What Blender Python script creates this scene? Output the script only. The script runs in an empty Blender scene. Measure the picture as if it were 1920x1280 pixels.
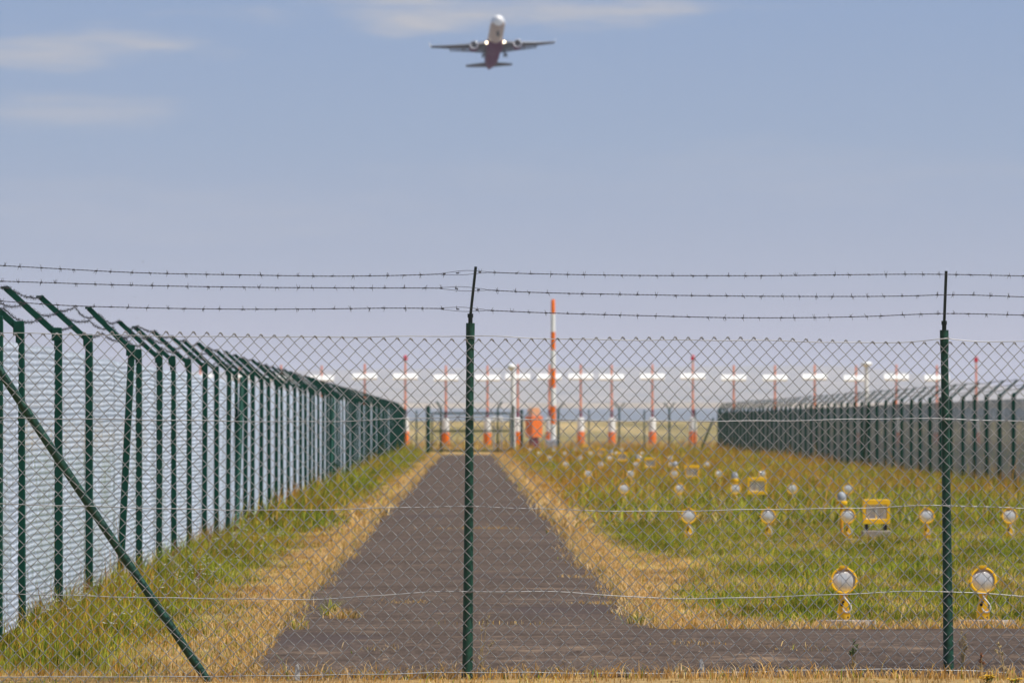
import bpy, math, random
import numpy as np
from mathutils import Vector, Matrix, Euler
R = math.radians
rnd = random.Random(7)
rng = np.random.default_rng(11)
scene = bpy.context.scene
COL = scene.collection

# ------------------------------------------------------------------ camera, light, exposure
EYE = 1.46                      # eye height
VX, HY, F = 877.0, 794.0, 10758.0   # vanishing point of the track, horizon row, focal length (photo pixels)
cam_d = bpy.data.cameras.new("camera"); cam = bpy.data.objects.new("camera", cam_d); COL.objects.link(cam)
cam.location = (0, 0, EYE)
cam.rotation_euler = (R(90) + math.atan((HY-640)/F), 0, -math.atan((960-VX)/F))
cam_d.sensor_width = 36; cam_d.lens = F/1920*36
cam_d.clip_start = 0.5; cam_d.clip_end = 40000
cam_d.dof.use_dof = True; cam_d.dof.focus_distance = 35.4; cam_d.dof.aperture_fstop = 9.0
scene.camera = cam

SUN_EL, SUN_AZ = 59.0, 114.0      # azimuth measured from +Y (the way the camera looks) towards +X
sdir = Vector((math.cos(R(SUN_EL))*math.sin(R(SUN_AZ)), math.cos(R(SUN_EL))*math.cos(R(SUN_AZ)), math.sin(R(SUN_EL))))
sl = bpy.data.lights.new("sun", 'SUN'); sl.energy = 4.1; sl.angle = R(0.53); sl.color = (1.0, 0.94, 0.85)
so = bpy.data.objects.new("sun", sl); COL.objects.link(so)
so.rotation_euler = (-sdir).to_track_quat('-Z', 'Y').to_euler(); so.location = (0, 0, 50)

world = bpy.data.worlds.new("World"); scene.world = world; world.use_nodes = True
def build_world():
    nt = world.node_tree; N = nt.nodes; L = nt.links; N.clear()
    def n(t, **kw):
        x = N.new(t)
        for k, v in kw.items(): setattr(x, k, v)
        return x
    def m(op, a, b=None, c=None):
        x = n('ShaderNodeMath', operation=op)
        for i, v in enumerate((a, b, c)):
            if v is None: continue
            if isinstance(v, (int, float)): x.inputs[i].default_value = v
            else: L.new(v, x.inputs[i])
        return x.outputs[0]
    out = n('ShaderNodeOutputWorld'); bg = n('ShaderNodeBackground'); L.new(bg.outputs[0], out.inputs[0])
    sky = n('ShaderNodeTexSky', sky_type='NISHITA', sun_disc=False)
    sky.sun_elevation = R(SUN_EL); sky.sun_rotation = R(SUN_AZ)
    sky.altitude = 50; sky.air_density = 1.0; sky.dust_density = 0.6; sky.ozone_density = 2.0
    tc = n('ShaderNodeTexCoord'); sp = n('ShaderNodeSeparateXYZ'); L.new(tc.outputs['Generated'], sp.inputs[0])
    az = m('ARCTAN2', sp.outputs[0], sp.outputs[1]); el = m('ARCSINE', sp.outputs[2])
    # thin streaked cirrus: stretched noise kept inside a few long soft banks
    cv = n('ShaderNodeCombineXYZ'); L.new(m('MULTIPLY', az, 26.0), cv.inputs[0]); L.new(m('MULTIPLY', el, 130.0), cv.inputs[1])
    nz = n('ShaderNodeTexNoise'); nz.inputs['Scale'].default_value = 1.0; nz.inputs['Detail'].default_value = 6; nz.inputs['Roughness'].default_value = .55
    L.new(cv.outputs[0], nz.inputs['Vector'])
    cv2 = n('ShaderNodeCombineXYZ'); L.new(m('MULTIPLY', az, 60.0), cv2.inputs[0]); L.new(m('MULTIPLY', el, 420.0), cv2.inputs[1])
    nz2 = n('ShaderNodeTexNoise'); nz2.inputs['Scale'].default_value = 1.0; nz2.inputs['Detail'].default_value = 5
    L.new(cv2.outputs[0], nz2.inputs['Vector'])
    total = None
    for (px, py, rx, ry, amp) in ((130, 98, 290, 46, .66), (120, 215, 185, 46, .40), (890, 22, 470, 36, .85), (1500, 330, 700, 60, .12), (300, 400, 600, 70, .15)):
        a0, e0 = (px-VX)/F, (HY-py)/F
        dx = m('DIVIDE', m('SUBTRACT', az, a0), rx/F); dy = m('DIVIDE', m('SUBTRACT', el, e0), ry/F)
        wob = m('MULTIPLY', m('SUBTRACT', nz.outputs['Fac'], .5), 2.6)
        d = m('ADD', m('SQRT', m('ADD', m('MULTIPLY', dx, dx), m('MULTIPLY', dy, dy))), wob)
        mr = n('ShaderNodeMapRange', interpolation_type='SMOOTHERSTEP')
        mr.inputs['From Min'].default_value = 1.25; mr.inputs['From Max'].default_value = .25
        L.new(d, mr.inputs['Value'])
        t = m('MULTIPLY', mr.outputs[0], amp)
        total = t if total is None else m('MAXIMUM', total, t)
    streak = m('ADD', -.35, m('MULTIPLY', nz2.outputs['Fac'], 2.5))
    fac = n('ShaderNodeClamp'); L.new(m('MULTIPLY', total, streak), fac.inputs[0])
    tint = n('ShaderNodeMix', data_type='RGBA', blend_type='MULTIPLY'); tint.inputs[0].default_value = 1.0
    L.new(sky.outputs[0], tint.inputs[6]); tint.inputs[7].default_value = SKY_TINT
    lo = n('ShaderNodeMapRange'); lo.inputs['From Min'].default_value = 0; lo.inputs['From Max'].default_value = R(8); L.new(el, lo.inputs['Value'])
    ramp = n('ShaderNodeValToRGB'); L.new(lo.outputs[0], ramp.inputs[0])
    e_ = ramp.color_ramp.elements; e_[0].position = 0; e_[1].position = 1
    for p_ in (.10, .2, .35, .53): e_.new(p_)
    for q_, c_ in zip(e_, LOW_SKY): q_.color = (*[v_/SKY_STRENGTH for v_ in c_], 1)
    near_h = n('ShaderNodeMapRange', interpolation_type='SMOOTHSTEP'); near_h.inputs['From Min'].default_value = R(14); near_h.inputs['From Max'].default_value = R(6); L.new(el, near_h.inputs['Value'])
    base = n('ShaderNodeMix', data_type='RGBA'); L.new(near_h.outputs[0], base.inputs[0]); L.new(tint.outputs[2], base.inputs[6]); L.new(ramp.outputs[0], base.inputs[7])
    mix = n('ShaderNodeMix', data_type='RGBA'); L.new(fac.outputs[0], mix.inputs[0])
    L.new(base.outputs[2], mix.inputs[6]); mix.inputs[7].default_value = CLOUD_COL
    L.new(mix.outputs[2], bg.inputs['Color']); bg.inputs['Strength'].default_value = SKY_STRENGTH
SKY_STRENGTH = 0.08
LOW_SKY = [(.320, .313, .392), (.302, .313, .397), (.270, .318, .420), (.228, .306, .436), (.202, .290, .452), (.17, .25, .44)]
SKY_TINT = (1.0, 1.0, 1.0, 1)
CLOUD_COL = (5.0, 5.05, 5.4, 1)
build_world()
vs = scene.view_settings
vs.view_transform = 'Standard'; vs.look = 'None'; vs.gamma = 1; vs.exposure = 0.3; vs.use_curve_mapping = False
cy = scene.cycles
cy.max_bounces = 6; cy.diffuse_bounces = 3; cy.glossy_bounces = 3; cy.transmission_bounces = 3; cy.volume_bounces = 1
cy.transparent_max_bounces = 8; cy.use_denoising = True; cy.caustics_reflective = False; cy.caustics_refractive = False
cy.sample_clamp_indirect = 4.0; cy.sample_clamp_direct = 0

# ------------------------------------------------------------------ helpers
def P(px, py, Y):               # the point seen at a photo pixel, at depth Y
    return Vector(((px-VX)/F*Y, Y, EYE-(py-HY)/F*Y))
def PX(px, Y): return (px-VX)/F*Y
def sstep(a, b, x):
    t = np.clip((np.asarray(x, float)-a)/(b-a), 0, 1); return t*t*(3-2*t)
def gz(Y):                      # height of the ground along the view
    Y = np.asarray(Y, float)
    z = -0.10*(1-sstep(35.6, 38.0, Y))
    z = z + 1.8*sstep(400, 900, Y)*1.0
    z = z + np.clip((Y-900)/1100, 0, 1)*5.05 + np.clip((Y-2000)/600, 0, 1)*4.05
    return z
_perm = rng.random((256, 256))
def vnoise(x, y):
    x = np.asarray(x, float); y = np.asarray(y, float)
    xi = np.floor(x).astype(int); yi = np.floor(y).astype(int); fx = x-xi; fy = y-yi
    fx = fx*fx*(3-2*fx); fy = fy*fy*(3-2*fy)
    g = lambda a, b: _perm[a & 255, b & 255]
    return (g(xi, yi)*(1-fx)+g(xi+1, yi)*fx)*(1-fy) + (g(xi, yi+1)*(1-fx)+g(xi+1, yi+1)*fx)*fy
def fbm(x, y, o=4):
    s = 0; a = .5; t = 0
    for i in range(o):
        s = s + a*vnoise(x*2**i+17.3*i, y*2**i+5.1*i); t += a; a *= .5
    return s/t

def link(name, me, parent=None, mat=None, smooth=False):
    o = bpy.data.objects.new(name, me); COL.objects.link(o)
    if mat is not None:
        for x in (mat if isinstance(mat, (list, tuple)) else [mat]): me.materials.append(x)
    if smooth: me.shade_smooth()
    if parent is not None: o.parent = parent
    return o
def np_mesh(name, V, quads=None, tris=None):
    me = bpy.data.meshes.new(name); V = np.ascontiguousarray(V, dtype=np.float32).reshape(-1, 3)
    nq = 0 if quads is None else len(quads); ntr = 0 if tris is None else len(tris)
    me.vertices.add(len(V)); me.vertices.foreach_set('co', V.ravel())
    idx = []; starts = []; 
    if nq: idx.append(np.asarray(quads, np.int32).ravel()); starts.append(np.arange(nq, dtype=np.int32)*4)
    if ntr: idx.append(np.asarray(tris, np.int32).ravel()); starts.append(nq*4+np.arange(ntr, dtype=np.int32)*3)
    idx = np.concatenate(idx); starts = np.concatenate(starts)
    me.loops.add(len(idx)); me.loops.foreach_set('vertex_index', idx)
    me.polygons.add(len(starts)); me.polygons.foreach_set('loop_start', starts)
    me.update(calc_edges=True); me.validate()
    return me
def tubes_np(Pts, r, n=4, ref=(0, 1, 0), base=0):
    """Pts (S,K,3) polylines -> verts, quads"""
    Pts = np.asarray(Pts, float); S, K, _ = Pts.shape
    T = np.empty_like(Pts); T[:, 1:-1] = Pts[:, 2:]-Pts[:, :-2]; T[:, 0] = Pts[:, 1]-Pts[:, 0]; T[:, -1] = Pts[:, -1]-Pts[:, -2]
    T /= np.linalg.norm(T, axis=2, keepdims=True)+1e-12
    A = np.cross(T, np.asarray(ref, float)); A /= np.linalg.norm(A, axis=2, keepdims=True)+1e-12
    B = np.cross(A, T)
    an = np.arange(n)*2*np.pi/n + .3
    rr = np.asarray(r, float)
    if rr.ndim == 0: rr = np.full((S, K), float(rr))
    V = Pts[:, :, None, :] + rr[:, :, None, None]*(np.cos(an)[None, None, :, None]*A[:, :, None, :] + np.sin(an)[None, None, :, None]*B[:, :, None, :])
    s, k, a = np.meshgrid(np.arange(S), np.arange(K-1), np.arange(n), indexing='ij')
    i0 = (s*K+k)*n; a2 = (a+1) % n
    Q = np.stack([i0+a, i0+a2, i0+n+a2, i0+n+a], -1).reshape(-1, 4)+base
    return V.reshape(-1, 3), Q
class MB:
    """collects shapes that become ONE mesh"""
    def __init__(s): s.v = []; s.f = []; s.mi = []; s.m = 0
    def add(s, vs_, fs):
        b = len(s.v); s.v += [tuple(v) for v in vs_]; s.f += [tuple(i+b for i in f) for f in fs]; s.mi += [s.m]*len(fs)
    def box(s, c, d, M=None, bev=0.0):
        x, y, z = d[0]/2, d[1]/2, d[2]/2
        if bev <= 0:
            vs_ = [Vector((a*x, b*y, e*z)) for a in (-1, 1) for b in (-1, 1) for e in (-1, 1)]
            fs = [(0, 1, 3, 2), (4, 6, 7, 5), (0, 4, 5, 1), (2, 3, 7, 6), (0, 2, 6, 4), (1, 5, 7, 3)]
        else:                    # chamfered along the vertical and top edges
            b = bev; ring = [(-x+b, -y), (x-b, -y), (x, -y+b), (x, y-b), (x-b, y), (-x+b, y), (-x, y-b), (-x, -y+b)]
            vs_ = [Vector((p, q, -z)) for p, q in ring]+[Vector((p, q, z-b)) for p, q in ring]+[Vector((p*(1-b/x), q*(1-b/y), z)) for p, q in ring]
            fs = [tuple(range(7, -1, -1)), tuple(range(16, 24))]
            for l in (0, 8):
                for i in range(8): j = (i+1) % 8; fs.append((l+i, l+j, l+8+j, l+8+i))
        if M is not None: vs_ = [M @ v for v in vs_]
        s.add([v+Vector(c) for v in vs_], fs)
    def tube(s, pts, r, n=10, cap=True):
        pts = [Vector(p) for p in pts]; rs = r if isinstance(r, (list, tuple)) else [r]*len(pts)
        b = []; ref = None
        for i, p in enumerate(pts):
            t = (pts[min(i+1, len(pts)-1)]-pts[max(i-1, 0)]).normalized()
            if ref is None: ref = t.orthogonal().normalized()
            ref = (ref-t*ref.dot(t)).normalized(); c = t.cross(ref)
            b += [p+rs[i]*(math.cos(2*math.pi*k/n)*ref+math.sin(2*math.pi*k/n)*c) for k in range(n)]
        fs = []
        for i in range(len(pts)-1):
            for k in range(n):
                k2 = (k+1) % n; fs.append((i*n+k, i*n+k2, i*n+n+k2, i*n+n+k))
        if cap: fs += [tuple(range(n-1, -1, -1)), tuple(range((len(pts)-1)*n, len(pts)*n))]
        s.add(b, fs)
    def lathe(s, prof, c=(0, 0, 0), n=20, M=None):     # prof [(r, z)] about Z
        vs_ = []; fs = []; M = M or Matrix()
        for r, z in prof:
            vs_ += [M @ Vector((r*math.cos(2*math.pi*k/n), r*math.sin(2*math.pi*k/n), z)) for k in range(n)]
        for i in range(len(prof)-1):
            for k in range(n):
                k2 = (k+1) % n; fs.append((i*n+k, i*n+k2, i*n+n+k2, i*n+n+k))
        s.add([v+Vector(c) for v in vs_], fs)
    def prism(s, poly, y0, y1):                         # outline in x,z; extruded along y
        n = len(poly)
        vs_ = [(x, y0, z) for x, z in poly]+[(x, y1, z) for x, z in poly]
        fs = [tuple(range(n)), tuple(range(2*n-1, n-1, -1))]+[(i, i+n, (i+1) % n+n, (i+1) % n) for i in range(n)]
        s.add(vs_, fs)
    def build(s, name, mat, parent=None, smooth=False, auto=None):
        me = bpy.data.meshes.new(name); me.from_pydata([tuple(v) for v in s.v], [], s.f); me.update()
        import bmesh as _b
        bm = _b.new(); bm.from_mesh(me); _b.ops.recalc_face_normals(bm, faces=bm.faces)
        bm.to_mesh(me); bm.free()
        o = link(name, me, parent, mat)
        me.polygons.foreach_set('material_index', s.mi)
        if smooth:
            me.shade_smooth()
            if auto: me.set_sharp_from_angle(angle=R(auto))
        return o
def tag(o, label=None, cat=None, group=None, kind=None):
    if label: o['label'] = label
    if cat: o['category'] = cat
    if group: o['group'] = group
    if kind: o['kind'] = kind
    return o
def thing(name, label, cat, loc=(0, 0, 0), rz=0, group=None):
    o = bpy.data.objects.new(name, None); COL.objects.link(o); o.location = loc; o.rotation_euler = (0, 0, rz)
    o.empty_display_size = .2
    return tag(o, label, cat, group)
def kids(o): return [c for c in KIDS.get(o.name, [])]
def copy_tree(o, parent=None):
    c = o.copy(); COL.objects.link(c)
    if parent is not None: c.parent = parent
    for ch in o.children: copy_tree(ch, c)
    return c

# ------------------------------------------------------------------ materials
def mat(name, col, rough=.6, metal=0.0, var=.0, vscale=8.0, bump=0.0, bscale=40.0, spec=.5, coords='Object', stretch=None):
    m = bpy.data.materials.new(name); m.use_nodes = True; nt = m.node_tree; N = nt.nodes; L = nt.links
    b = N['Principled BSDF']; b.inputs['Base Color'].default_value = (*col, 1); b.inputs['Roughness'].default_value = rough
    b.inputs['Metallic'].default_value = metal; b.inputs['Specular IOR Level'].default_value = spec
    if var or bump:
        tc = N.new('ShaderNodeTexCoord'); src = tc.outputs[coords]
        if stretch:
            mp = N.new('ShaderNodeMapping'); mp.inputs['Scale'].default_value = stretch; L.new(src, mp.inputs[0]); src = mp.outputs[0]
    if var:
        nz = N.new('ShaderNodeTexNoise'); nz.inputs['Scale'].default_value = vscale; nz.inputs['Detail'].default_value = 5; nz.inputs['Roughness'].default_value = .65
        L.new(src, nz.inputs['Vector'])
        rp = N.new('ShaderNodeValToRGB'); rp.color_ramp.elements[0].position = .3; rp.color_ramp.elements[1].position = .72
        rp.color_ramp.elements[0].color = (*[c*(1-var) for c in col], 1); rp.color_ramp.elements[1].color = (*[min(1, c*(1+var)) for c in col], 1)
        L.new(nz.outputs['Fac'], rp.inputs[0]); L.new(rp.outputs[0], b.inputs['Base Color'])
        mr = N.new('ShaderNodeMapRange'); mr.inputs['To Min'].default_value = max(.05, rough-.12); mr.inputs['To Max'].default_value = min(1, rough+.15)
        L.new(nz.outputs['Fac'], mr.inputs['Value']); L.new(mr.outputs[0], b.inputs['Roughness'])
    if bump:
        nb = N.new('ShaderNodeTexNoise'); nb.inputs['Scale'].default_value = bscale; nb.inputs['Detail'].default_value = 4; L.new(src, nb.inputs['Vector'])
        bp = N.new('ShaderNodeBump'); bp.inputs['Strength'].default_value = bump; bp.inputs['Distance'].default_value = .01
        L.new(nb.outputs['Fac'], bp.inputs['Height']); L.new(bp.outputs[0], b.inputs['Normal'])
    return m
M = {}
M['wire'] = mat('galvanised_wire', (.32, .325, .33), .38, .42, .2, 30)
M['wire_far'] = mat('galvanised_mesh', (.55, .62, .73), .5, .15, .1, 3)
M['wire_dark'] = mat('shaded_side_mesh', (.120, .150, .175), .6, .1, .15, 3)  # right fence mesh seen from its shaded side; that shade is in the colour
M['barb'] = mat('barbed_wire_steel', (.05, .05, .06), .55, .5, .3, 60)
M['green'] = mat('dark_green_paint', (.006, .056, .034), .48, 0, .5, 32, .15, 90)
M['green_dull'] = mat('weathered_green_paint', (.008, .056, .040), .6, 0, .3, 5, spec=.15)
M['arm'] = mat('black_green_steel', (.008, .018, .016), .45, .2, .2, 30)
M['yellow'] = mat('yellow_lamp_paint', (.95, .52, .010), .42, 0, .10, 22)
M['yellow_old'] = mat('rusty_yellow_paint', (.70, .30, .015), .5, 0, .35, 30)
M['black'] = mat('black_rubber', (.012, .012, .013), .6)
M['cable'] = mat('white_cable', (.62, .60, .56), .5)
M['concrete'] = mat('pale_concrete', (.31, .27, .235), .9, 0, .35, 12, .5, 60)
M['white'] = mat('white_paint', (.88, .88, .86), .45, 0, .06, 3)
M['orange'] = mat('signal_orange_paint', (.95, .19, .008), .5, 0, .12, 3, spec=.2)
M['orange_pole'] = mat('faded_orange_paint', (.82, .25, .11), .55, 0, .12, 3, spec=.2)
M['maroon'] = mat('dark_red_paint', (.20, .02, .04), .5, 0, .15, 3)
M['red'] = mat('red_beacon_glass', (.62, .02, .05), .25, 0)
M['peach'] = mat('pale_orange_plastic', (.75, .38, .20), .5)
M['grey'] = mat('grey_cabinet', (.36, .38, .42), .55, 0, .12, 3)
M['stake'] = mat('weathered_white_stake', (.50, .49, .47), .8, 0, .3, 30, .3, 60)
def lens_mat():
    m = mat('fluted_lens', (.90, .88, .84), .24, .42); nt = m.node_tree; N = nt.nodes; L = nt.links
    tc = N.new('ShaderNodeTexCoord'); mp = N.new('ShaderNodeMapping'); mp.inputs['Scale'].default_value = (1, 1, .12); L.new(tc.outputs['Object'], mp.inputs[0])
    w = N.new('ShaderNodeTexWave'); w.wave_type = 'BANDS'; w.bands_direction = 'X'; w.inputs['Scale'].default_value = 34; w.inputs['Distortion'].default_value = 2.6; w.inputs['Detail'].default_value = 2
    L.new(mp.outputs[0], w.inputs['Vector'])
    b = N.new('ShaderNodeBump'); b.inputs['Strength'].default_value = .8; b.inputs['Distance'].default_value = .006
    L.new(w.outputs['Fac'], b.inputs['Height']); L.new(b.outputs[0], N['Principled BSDF'].inputs['Normal'])
    return m
M['lens'] = lens_mat()
M['reflector'] = mat('grey_reflector', (.80, .80, .80), .45, .2, .15, 20)

# ------------------------------------------------------------------ ground, track, runway, hills
def attr_mat(name, transl=.35):
    m = bpy.data.materials.new(name); m.use_nodes = True; nt = m.node_tree; N = nt.nodes; L = nt.links
    b = N['Principled BSDF']; b.inputs['Roughness'].default_value = .75; b.inputs['Specular IOR Level'].default_value = .25
    a = N.new('ShaderNodeAttribute'); a.attribute_name = 'blade'; L.new(a.outputs['Color'], b.inputs['Base Color'])
    if transl:
        t = N.new('ShaderNodeBsdfTranslucent'); L.new(a.outputs['Color'], t.inputs[0])
        mx = N.new('ShaderNodeMixShader'); mx.inputs[0].default_value = transl
        L.new(b.outputs[0], mx.inputs[1]); L.new(t.outputs[0], mx.inputs[2]); L.new(mx.outputs[0], N['Material Output'].inputs[0])
    return m
GREEN = np.array((.155, .210, .020)); LIME = np.array((.40, .41, .04)); OLIVE = np.array((.55, .40, .05))
STRAW = np.array((.68, .45, .19)); GOLD = np.array((.60, .34, .08)); RUST = np.array((.60, .25, .055)); PALE = np.array((.72, .54, .30))
def zone(X, Y):
    """plant cover: dryness 0 (green) .. 1 (straw), rustiness"""
    n1 = fbm(X*.55+3, Y*.16+9, 4); n2 = fbm(X*1.7+30, Y*.55, 3)
    # right-hand field: straw hem beside the track that widens in places, green beyond
    edge = X-1.35
    hem = .28+1.25*np.clip(n1-.38, 0, 1)*2.2*sstep(75, 50, Y)+.25*sstep(60, 140, Y)
    dryR = sstep(hem+.55, hem-.1, edge)*np.clip(.62+.65*fbm(X*3.1+8, Y*1.1+4, 3), 0, .97)
    n3 = fbm(X*2.6+80, Y*.9+40, 3)
    patch = np.maximum(sstep(.46, .62, n2)*.85, sstep(.52, .66, n3)*.75)
    far = sstep(70, 150, Y)
    dryR = np.maximum(dryR, patch*(.75-.2*far)); dryR = np.maximum(dryR, far*.38)
    # left-hand verge: straw by the track, green under the fence
    dryL = sstep(-2.45, -1.70, X+.6*(n1-.5))*(.50+.85*n2)
    dry = np.where(X > 0, dryR, np.clip(dryL, 0, 1))
    dry = np.maximum(dry, sstep(41.9, 41.2, Y)*np.where(X > 0, .85, 0))
    dry = np.maximum(dry, sstep(36.6, 35.3, Y)*(.95-.75*sstep(.52, .68, fbm(X*1.9+13, Y*1.9, 3))))
    dry = np.maximum(dry, sstep(280, 330, Y)*.88)
    rust = np.where(X > 0, far*.42+.04, .20)*sstep(.40, .62, fbm(X*.8+60, Y*.22+4, 3))
    return np.clip(dry, 0, 1), rust
def path_half(X, Y): pass
def pl(Y): return -1.39+.10*(fbm(Y*.55, 0*Y+2.2, 4)-.5)*2+.07*(fbm(Y*4.5, 0*Y+1.1, 3)-.5)*2+.05*sstep(60, 200, Y)
def pr(Y): return 1.34+.12*(fbm(Y*.5, 0*Y+8.2, 4)-.5)*2+.08*(fbm(Y*4.5, 0*Y+5.1, 3)-.5)*2
def on_path(X, Y, grow=0.0):
    a = (X > pl(Y)-grow) & (X < pr(Y)+grow) & (Y > 35.3) & (Y < 268)
    e = .18*(fbm(X*1.4, 0*X+3.7, 4)-.5)*2
    b = (Y < 40.75+e+grow) & (Y > 35.35+e*.6-grow*.3) & (X > -1.365-.012*(Y-38)+.11*(fbm(Y*2.1, 0*Y+9.3, 4)-.5)*2-grow)
    return a | b

def ground_material():
    m = bpy.data.materials.new('dry_meadow_soil'); m.use_nodes = True; nt = m.node_tree; N = nt.nodes; L = nt.links
    b = N['Principled BSDF']; b.inputs['Roughness'].default_value = .95; b.inputs['Specular IOR Level'].default_value = .15
    a = N.new('ShaderNodeAttribute'); a.attribute_name = 'blade'
    tc = N.new('ShaderNodeTexCoord')
    nz = N.new('ShaderNodeTexNoise'); nz.inputs['Scale'].default_value = 9; nz.inputs['Detail'].default_value = 6; nz.inputs['Roughness'].default_value = .7
    L.new(tc.outputs['Object'], nz.inputs[0])
    mr = N.new('ShaderNodeMapRange'); mr.inputs['From Min'].default_value = .3; mr.inputs['From Max'].default_value = .7; mr.inputs['To Min'].default_value = .55; mr.inputs['To Max'].default_value = 1.3
    L.new(nz.outputs['Fac'], mr.inputs['Value'])
    mp = N.new('ShaderNodeMapping'); mp.inputs['Scale'].default_value = (.10, .012, 1); L.new(tc.outputs['Object'], mp.inputs[0])
    nz2 = N.new('ShaderNodeTexNoise'); nz2.inputs['Scale'].default_value = 1; nz2.inputs['Detail'].default_value = 5; L.new(mp.outputs[0], nz2.inputs[0])
    mr2 = N.new('ShaderNodeMapRange'); mr2.inputs['From Min'].default_value = .3; mr2.inputs['From Max'].default_value = .7; mr2.inputs['To Min'].default_value = .7; mr2.inputs['To Max'].default_value = 1.25
    L.new(nz2.outputs['Fac'], mr2.inputs['Value'])
    mu = N.new('ShaderNodeMath'); mu.operation = 'MULTIPLY'; L.new(mr.outputs[0], mu.inputs[0]); L.new(mr2.outputs[0], mu.inputs[1])
    mx = N.new('ShaderNodeVectorMath'); mx.operation = 'SCALE'; L.new(a.outputs['Color'], mx.inputs[0]); L.new(mu.outputs[0], mx.inputs['Scale'])
    L.new(mx.outputs[0], b.inputs['Base Color'])
    bp = N.new('ShaderNodeBump'); bp.inputs['Strength'].default_value = .6; bp.inputs['Distance'].default_value = .03
    L.new(nz.outputs['Fac'], bp.inputs['Height']); L.new(bp.outputs[0], b.inputs['Normal'])
    return m
def set_attr(me, C):
    at = me.color_attributes.new('blade', 'FLOAT_COLOR', 'POINT')
    buf = np.ones((len(C), 4), np.float32); buf[:, :3] = C; at.data.foreach_set('color', buf.ravel())
def build_ground():
    ys = np.concatenate([[-900, -300, -80, -20, 10, 25], np.arange(30, 34, .5), np.arange(34, 44, .2), np.arange(44, 110, .5), np.arange(110, 300, 2), np.arange(300, 900, 6), np.arange(900, 2700, 60)])
    xs = np.concatenate([[-6600, -1500, -600, -200, -80, -60, -50, -40, -34, -28, -24, -20, -17, -14, -12, -10, -8, -6], np.arange(-4, 14, .15), np.arange(14, 70, 1.0), [75, 90, 150, 300, 700, 1600, 6600]])
    X, Y = np.meshgrid(xs, ys); n, k = X.shape
    V = np.stack([X, Y, gz(Y)], -1).reshape(-1, 3)
    i, j = np.meshgrid(np.arange(n-1), np.arange(k-1), indexing='ij'); q = i*k+j
    me = np_mesh('ground', V, np.stack([q, q+1, q+k+1, q+k], -1).reshape(-1, 4))
    x, y = X.ravel(), Y.ravel()
    dry, rust = zone(x, y)
    C = GREEN*.75*(1-dry[:, None])+STRAW*.66*dry[:, None]
    C = C*(1-.5*rust[:, None])+RUST*.8*.5*rust[:, None]
    farm = sstep(300, 500, y)[:, None]; C = C*(1-farm)+np.array((.46, .34, .15))*farm
    ol = (sstep(.42, .62, fbm(x*.10+8, y*.012+3, 4))*sstep(270, 300, y)*sstep(1500, 900, y)*.75)[:, None]; C = C*(1-ol)+np.array((.24, .20, .07))*ol
    vf = sstep(1800, 2100, y)[:, None]; C = C*(1-vf)+np.array((.44, .38, .31))*vf  # farthest ground greyed, distance haze painted into its colour
    set_attr(me, C)
    return tag(link('ground', me, None, ground_material(), True), kind='structure')
build_ground()

def asphalt():
    m = bpy.data.materials.new('old_asphalt'); m.use_nodes = True; nt = m.node_tree; N = nt.nodes; L = nt.links
    b = N['Principled BSDF']; b.inputs['Roughness'].default_value = .95; b.inputs['Specular IOR Level'].default_value = .08
    tc = N.new('ShaderNodeTexCoord')
    def noise(sc, det, stretch=None, ro=.6):
        nz = N.new('ShaderNodeTexNoise'); nz.inputs['Scale'].default_value = sc; nz.inputs['Detail'].default_value = det; nz.inputs['Roughness'].default_value = ro
        if stretch:
            mp = N.new('ShaderNodeMapping'); mp.inputs['Scale'].default_value = stretch; L.new(tc.outputs['Object'], mp.inputs[0]); L.new(mp.outputs[0], nz.inputs[0])
        else: L.new(tc.outputs['Object'], nz.inputs[0])
        return nz.outputs['Fac']
    def ramp(f, a, bb, ca, cb):
        r = N.new('ShaderNodeValToRGB'); r.color_ramp.elements[0].position = a; r.color_ramp.elements[1].position = bb
        r.color_ramp.elements[0].color = (*ca, 1); r.color_ramp.elements[1].color = (*cb, 1); L.new(f, r.inputs[0]); return r.outputs[0]
    def mix(f, a, bb, mode='MIX'):
        x = N.new('ShaderNodeMix'); x.data_type = 'RGBA'; x.blend_type = mode
        if isinstance(f, float): x.inputs[0].default_value = f
        else: L.new(f, x.inputs[0])
        L.new(a, x.inputs[6])
        if isinstance(bb, tuple): x.inputs[7].default_value = (*bb, 1)
        else: L.new(bb, x.inputs[7])
        return x.outputs[2]
    base = ramp(noise(.6, 6), .35, .68, (.080, .059, .048), (.122, .093, .076))
    fine = ramp(noise(55, 3, None, .8), .36, .66, (.62, .62, .62), (1.38, 1.36, 1.34))
    c = mix(1.0, base, fine, 'MULTIPLY')
    mid = ramp(noise(7.5, 4, (1.6, .8, 1), .72), .34, .68, (.66, .65, .64), (1.32, 1.31, 1.30))
    c = mix(1.0, c, mid, 'MULTIPLY')
    fleck = ramp(noise(11, 3, (1.3, .7, 1), .75), .635, .67, (0, 0, 0), (.8, .8, .8))
    c = mix(fleck, c, (.30, .215, .145))
    strk = ramp(noise(1.0, 6, (.9, 2.6, 1), .7), .56, .66, (0, 0, 0), (1, 1, 1))
    c = mix(strk, c, (.225, .160, .112))
    dark = ramp(noise(.35, 4, (1.2, .5, 1)), .57, .66, (0, 0, 0), (.7, .7, .7))
    c = mix(dark, c, (.075, .058, .056))
    L.new(c, b.inputs['Base Color'])
    bp = N.new('ShaderNodeBump'); bp.inputs['Strength'].default_value = .7; bp.inputs['Distance'].default_value = .008
    L.new(noise(70, 3), bp.inputs['Height']); L.new(bp.outputs[0], b.inputs['Normal'])
    return m
M['asphalt'] = asphalt()
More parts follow.
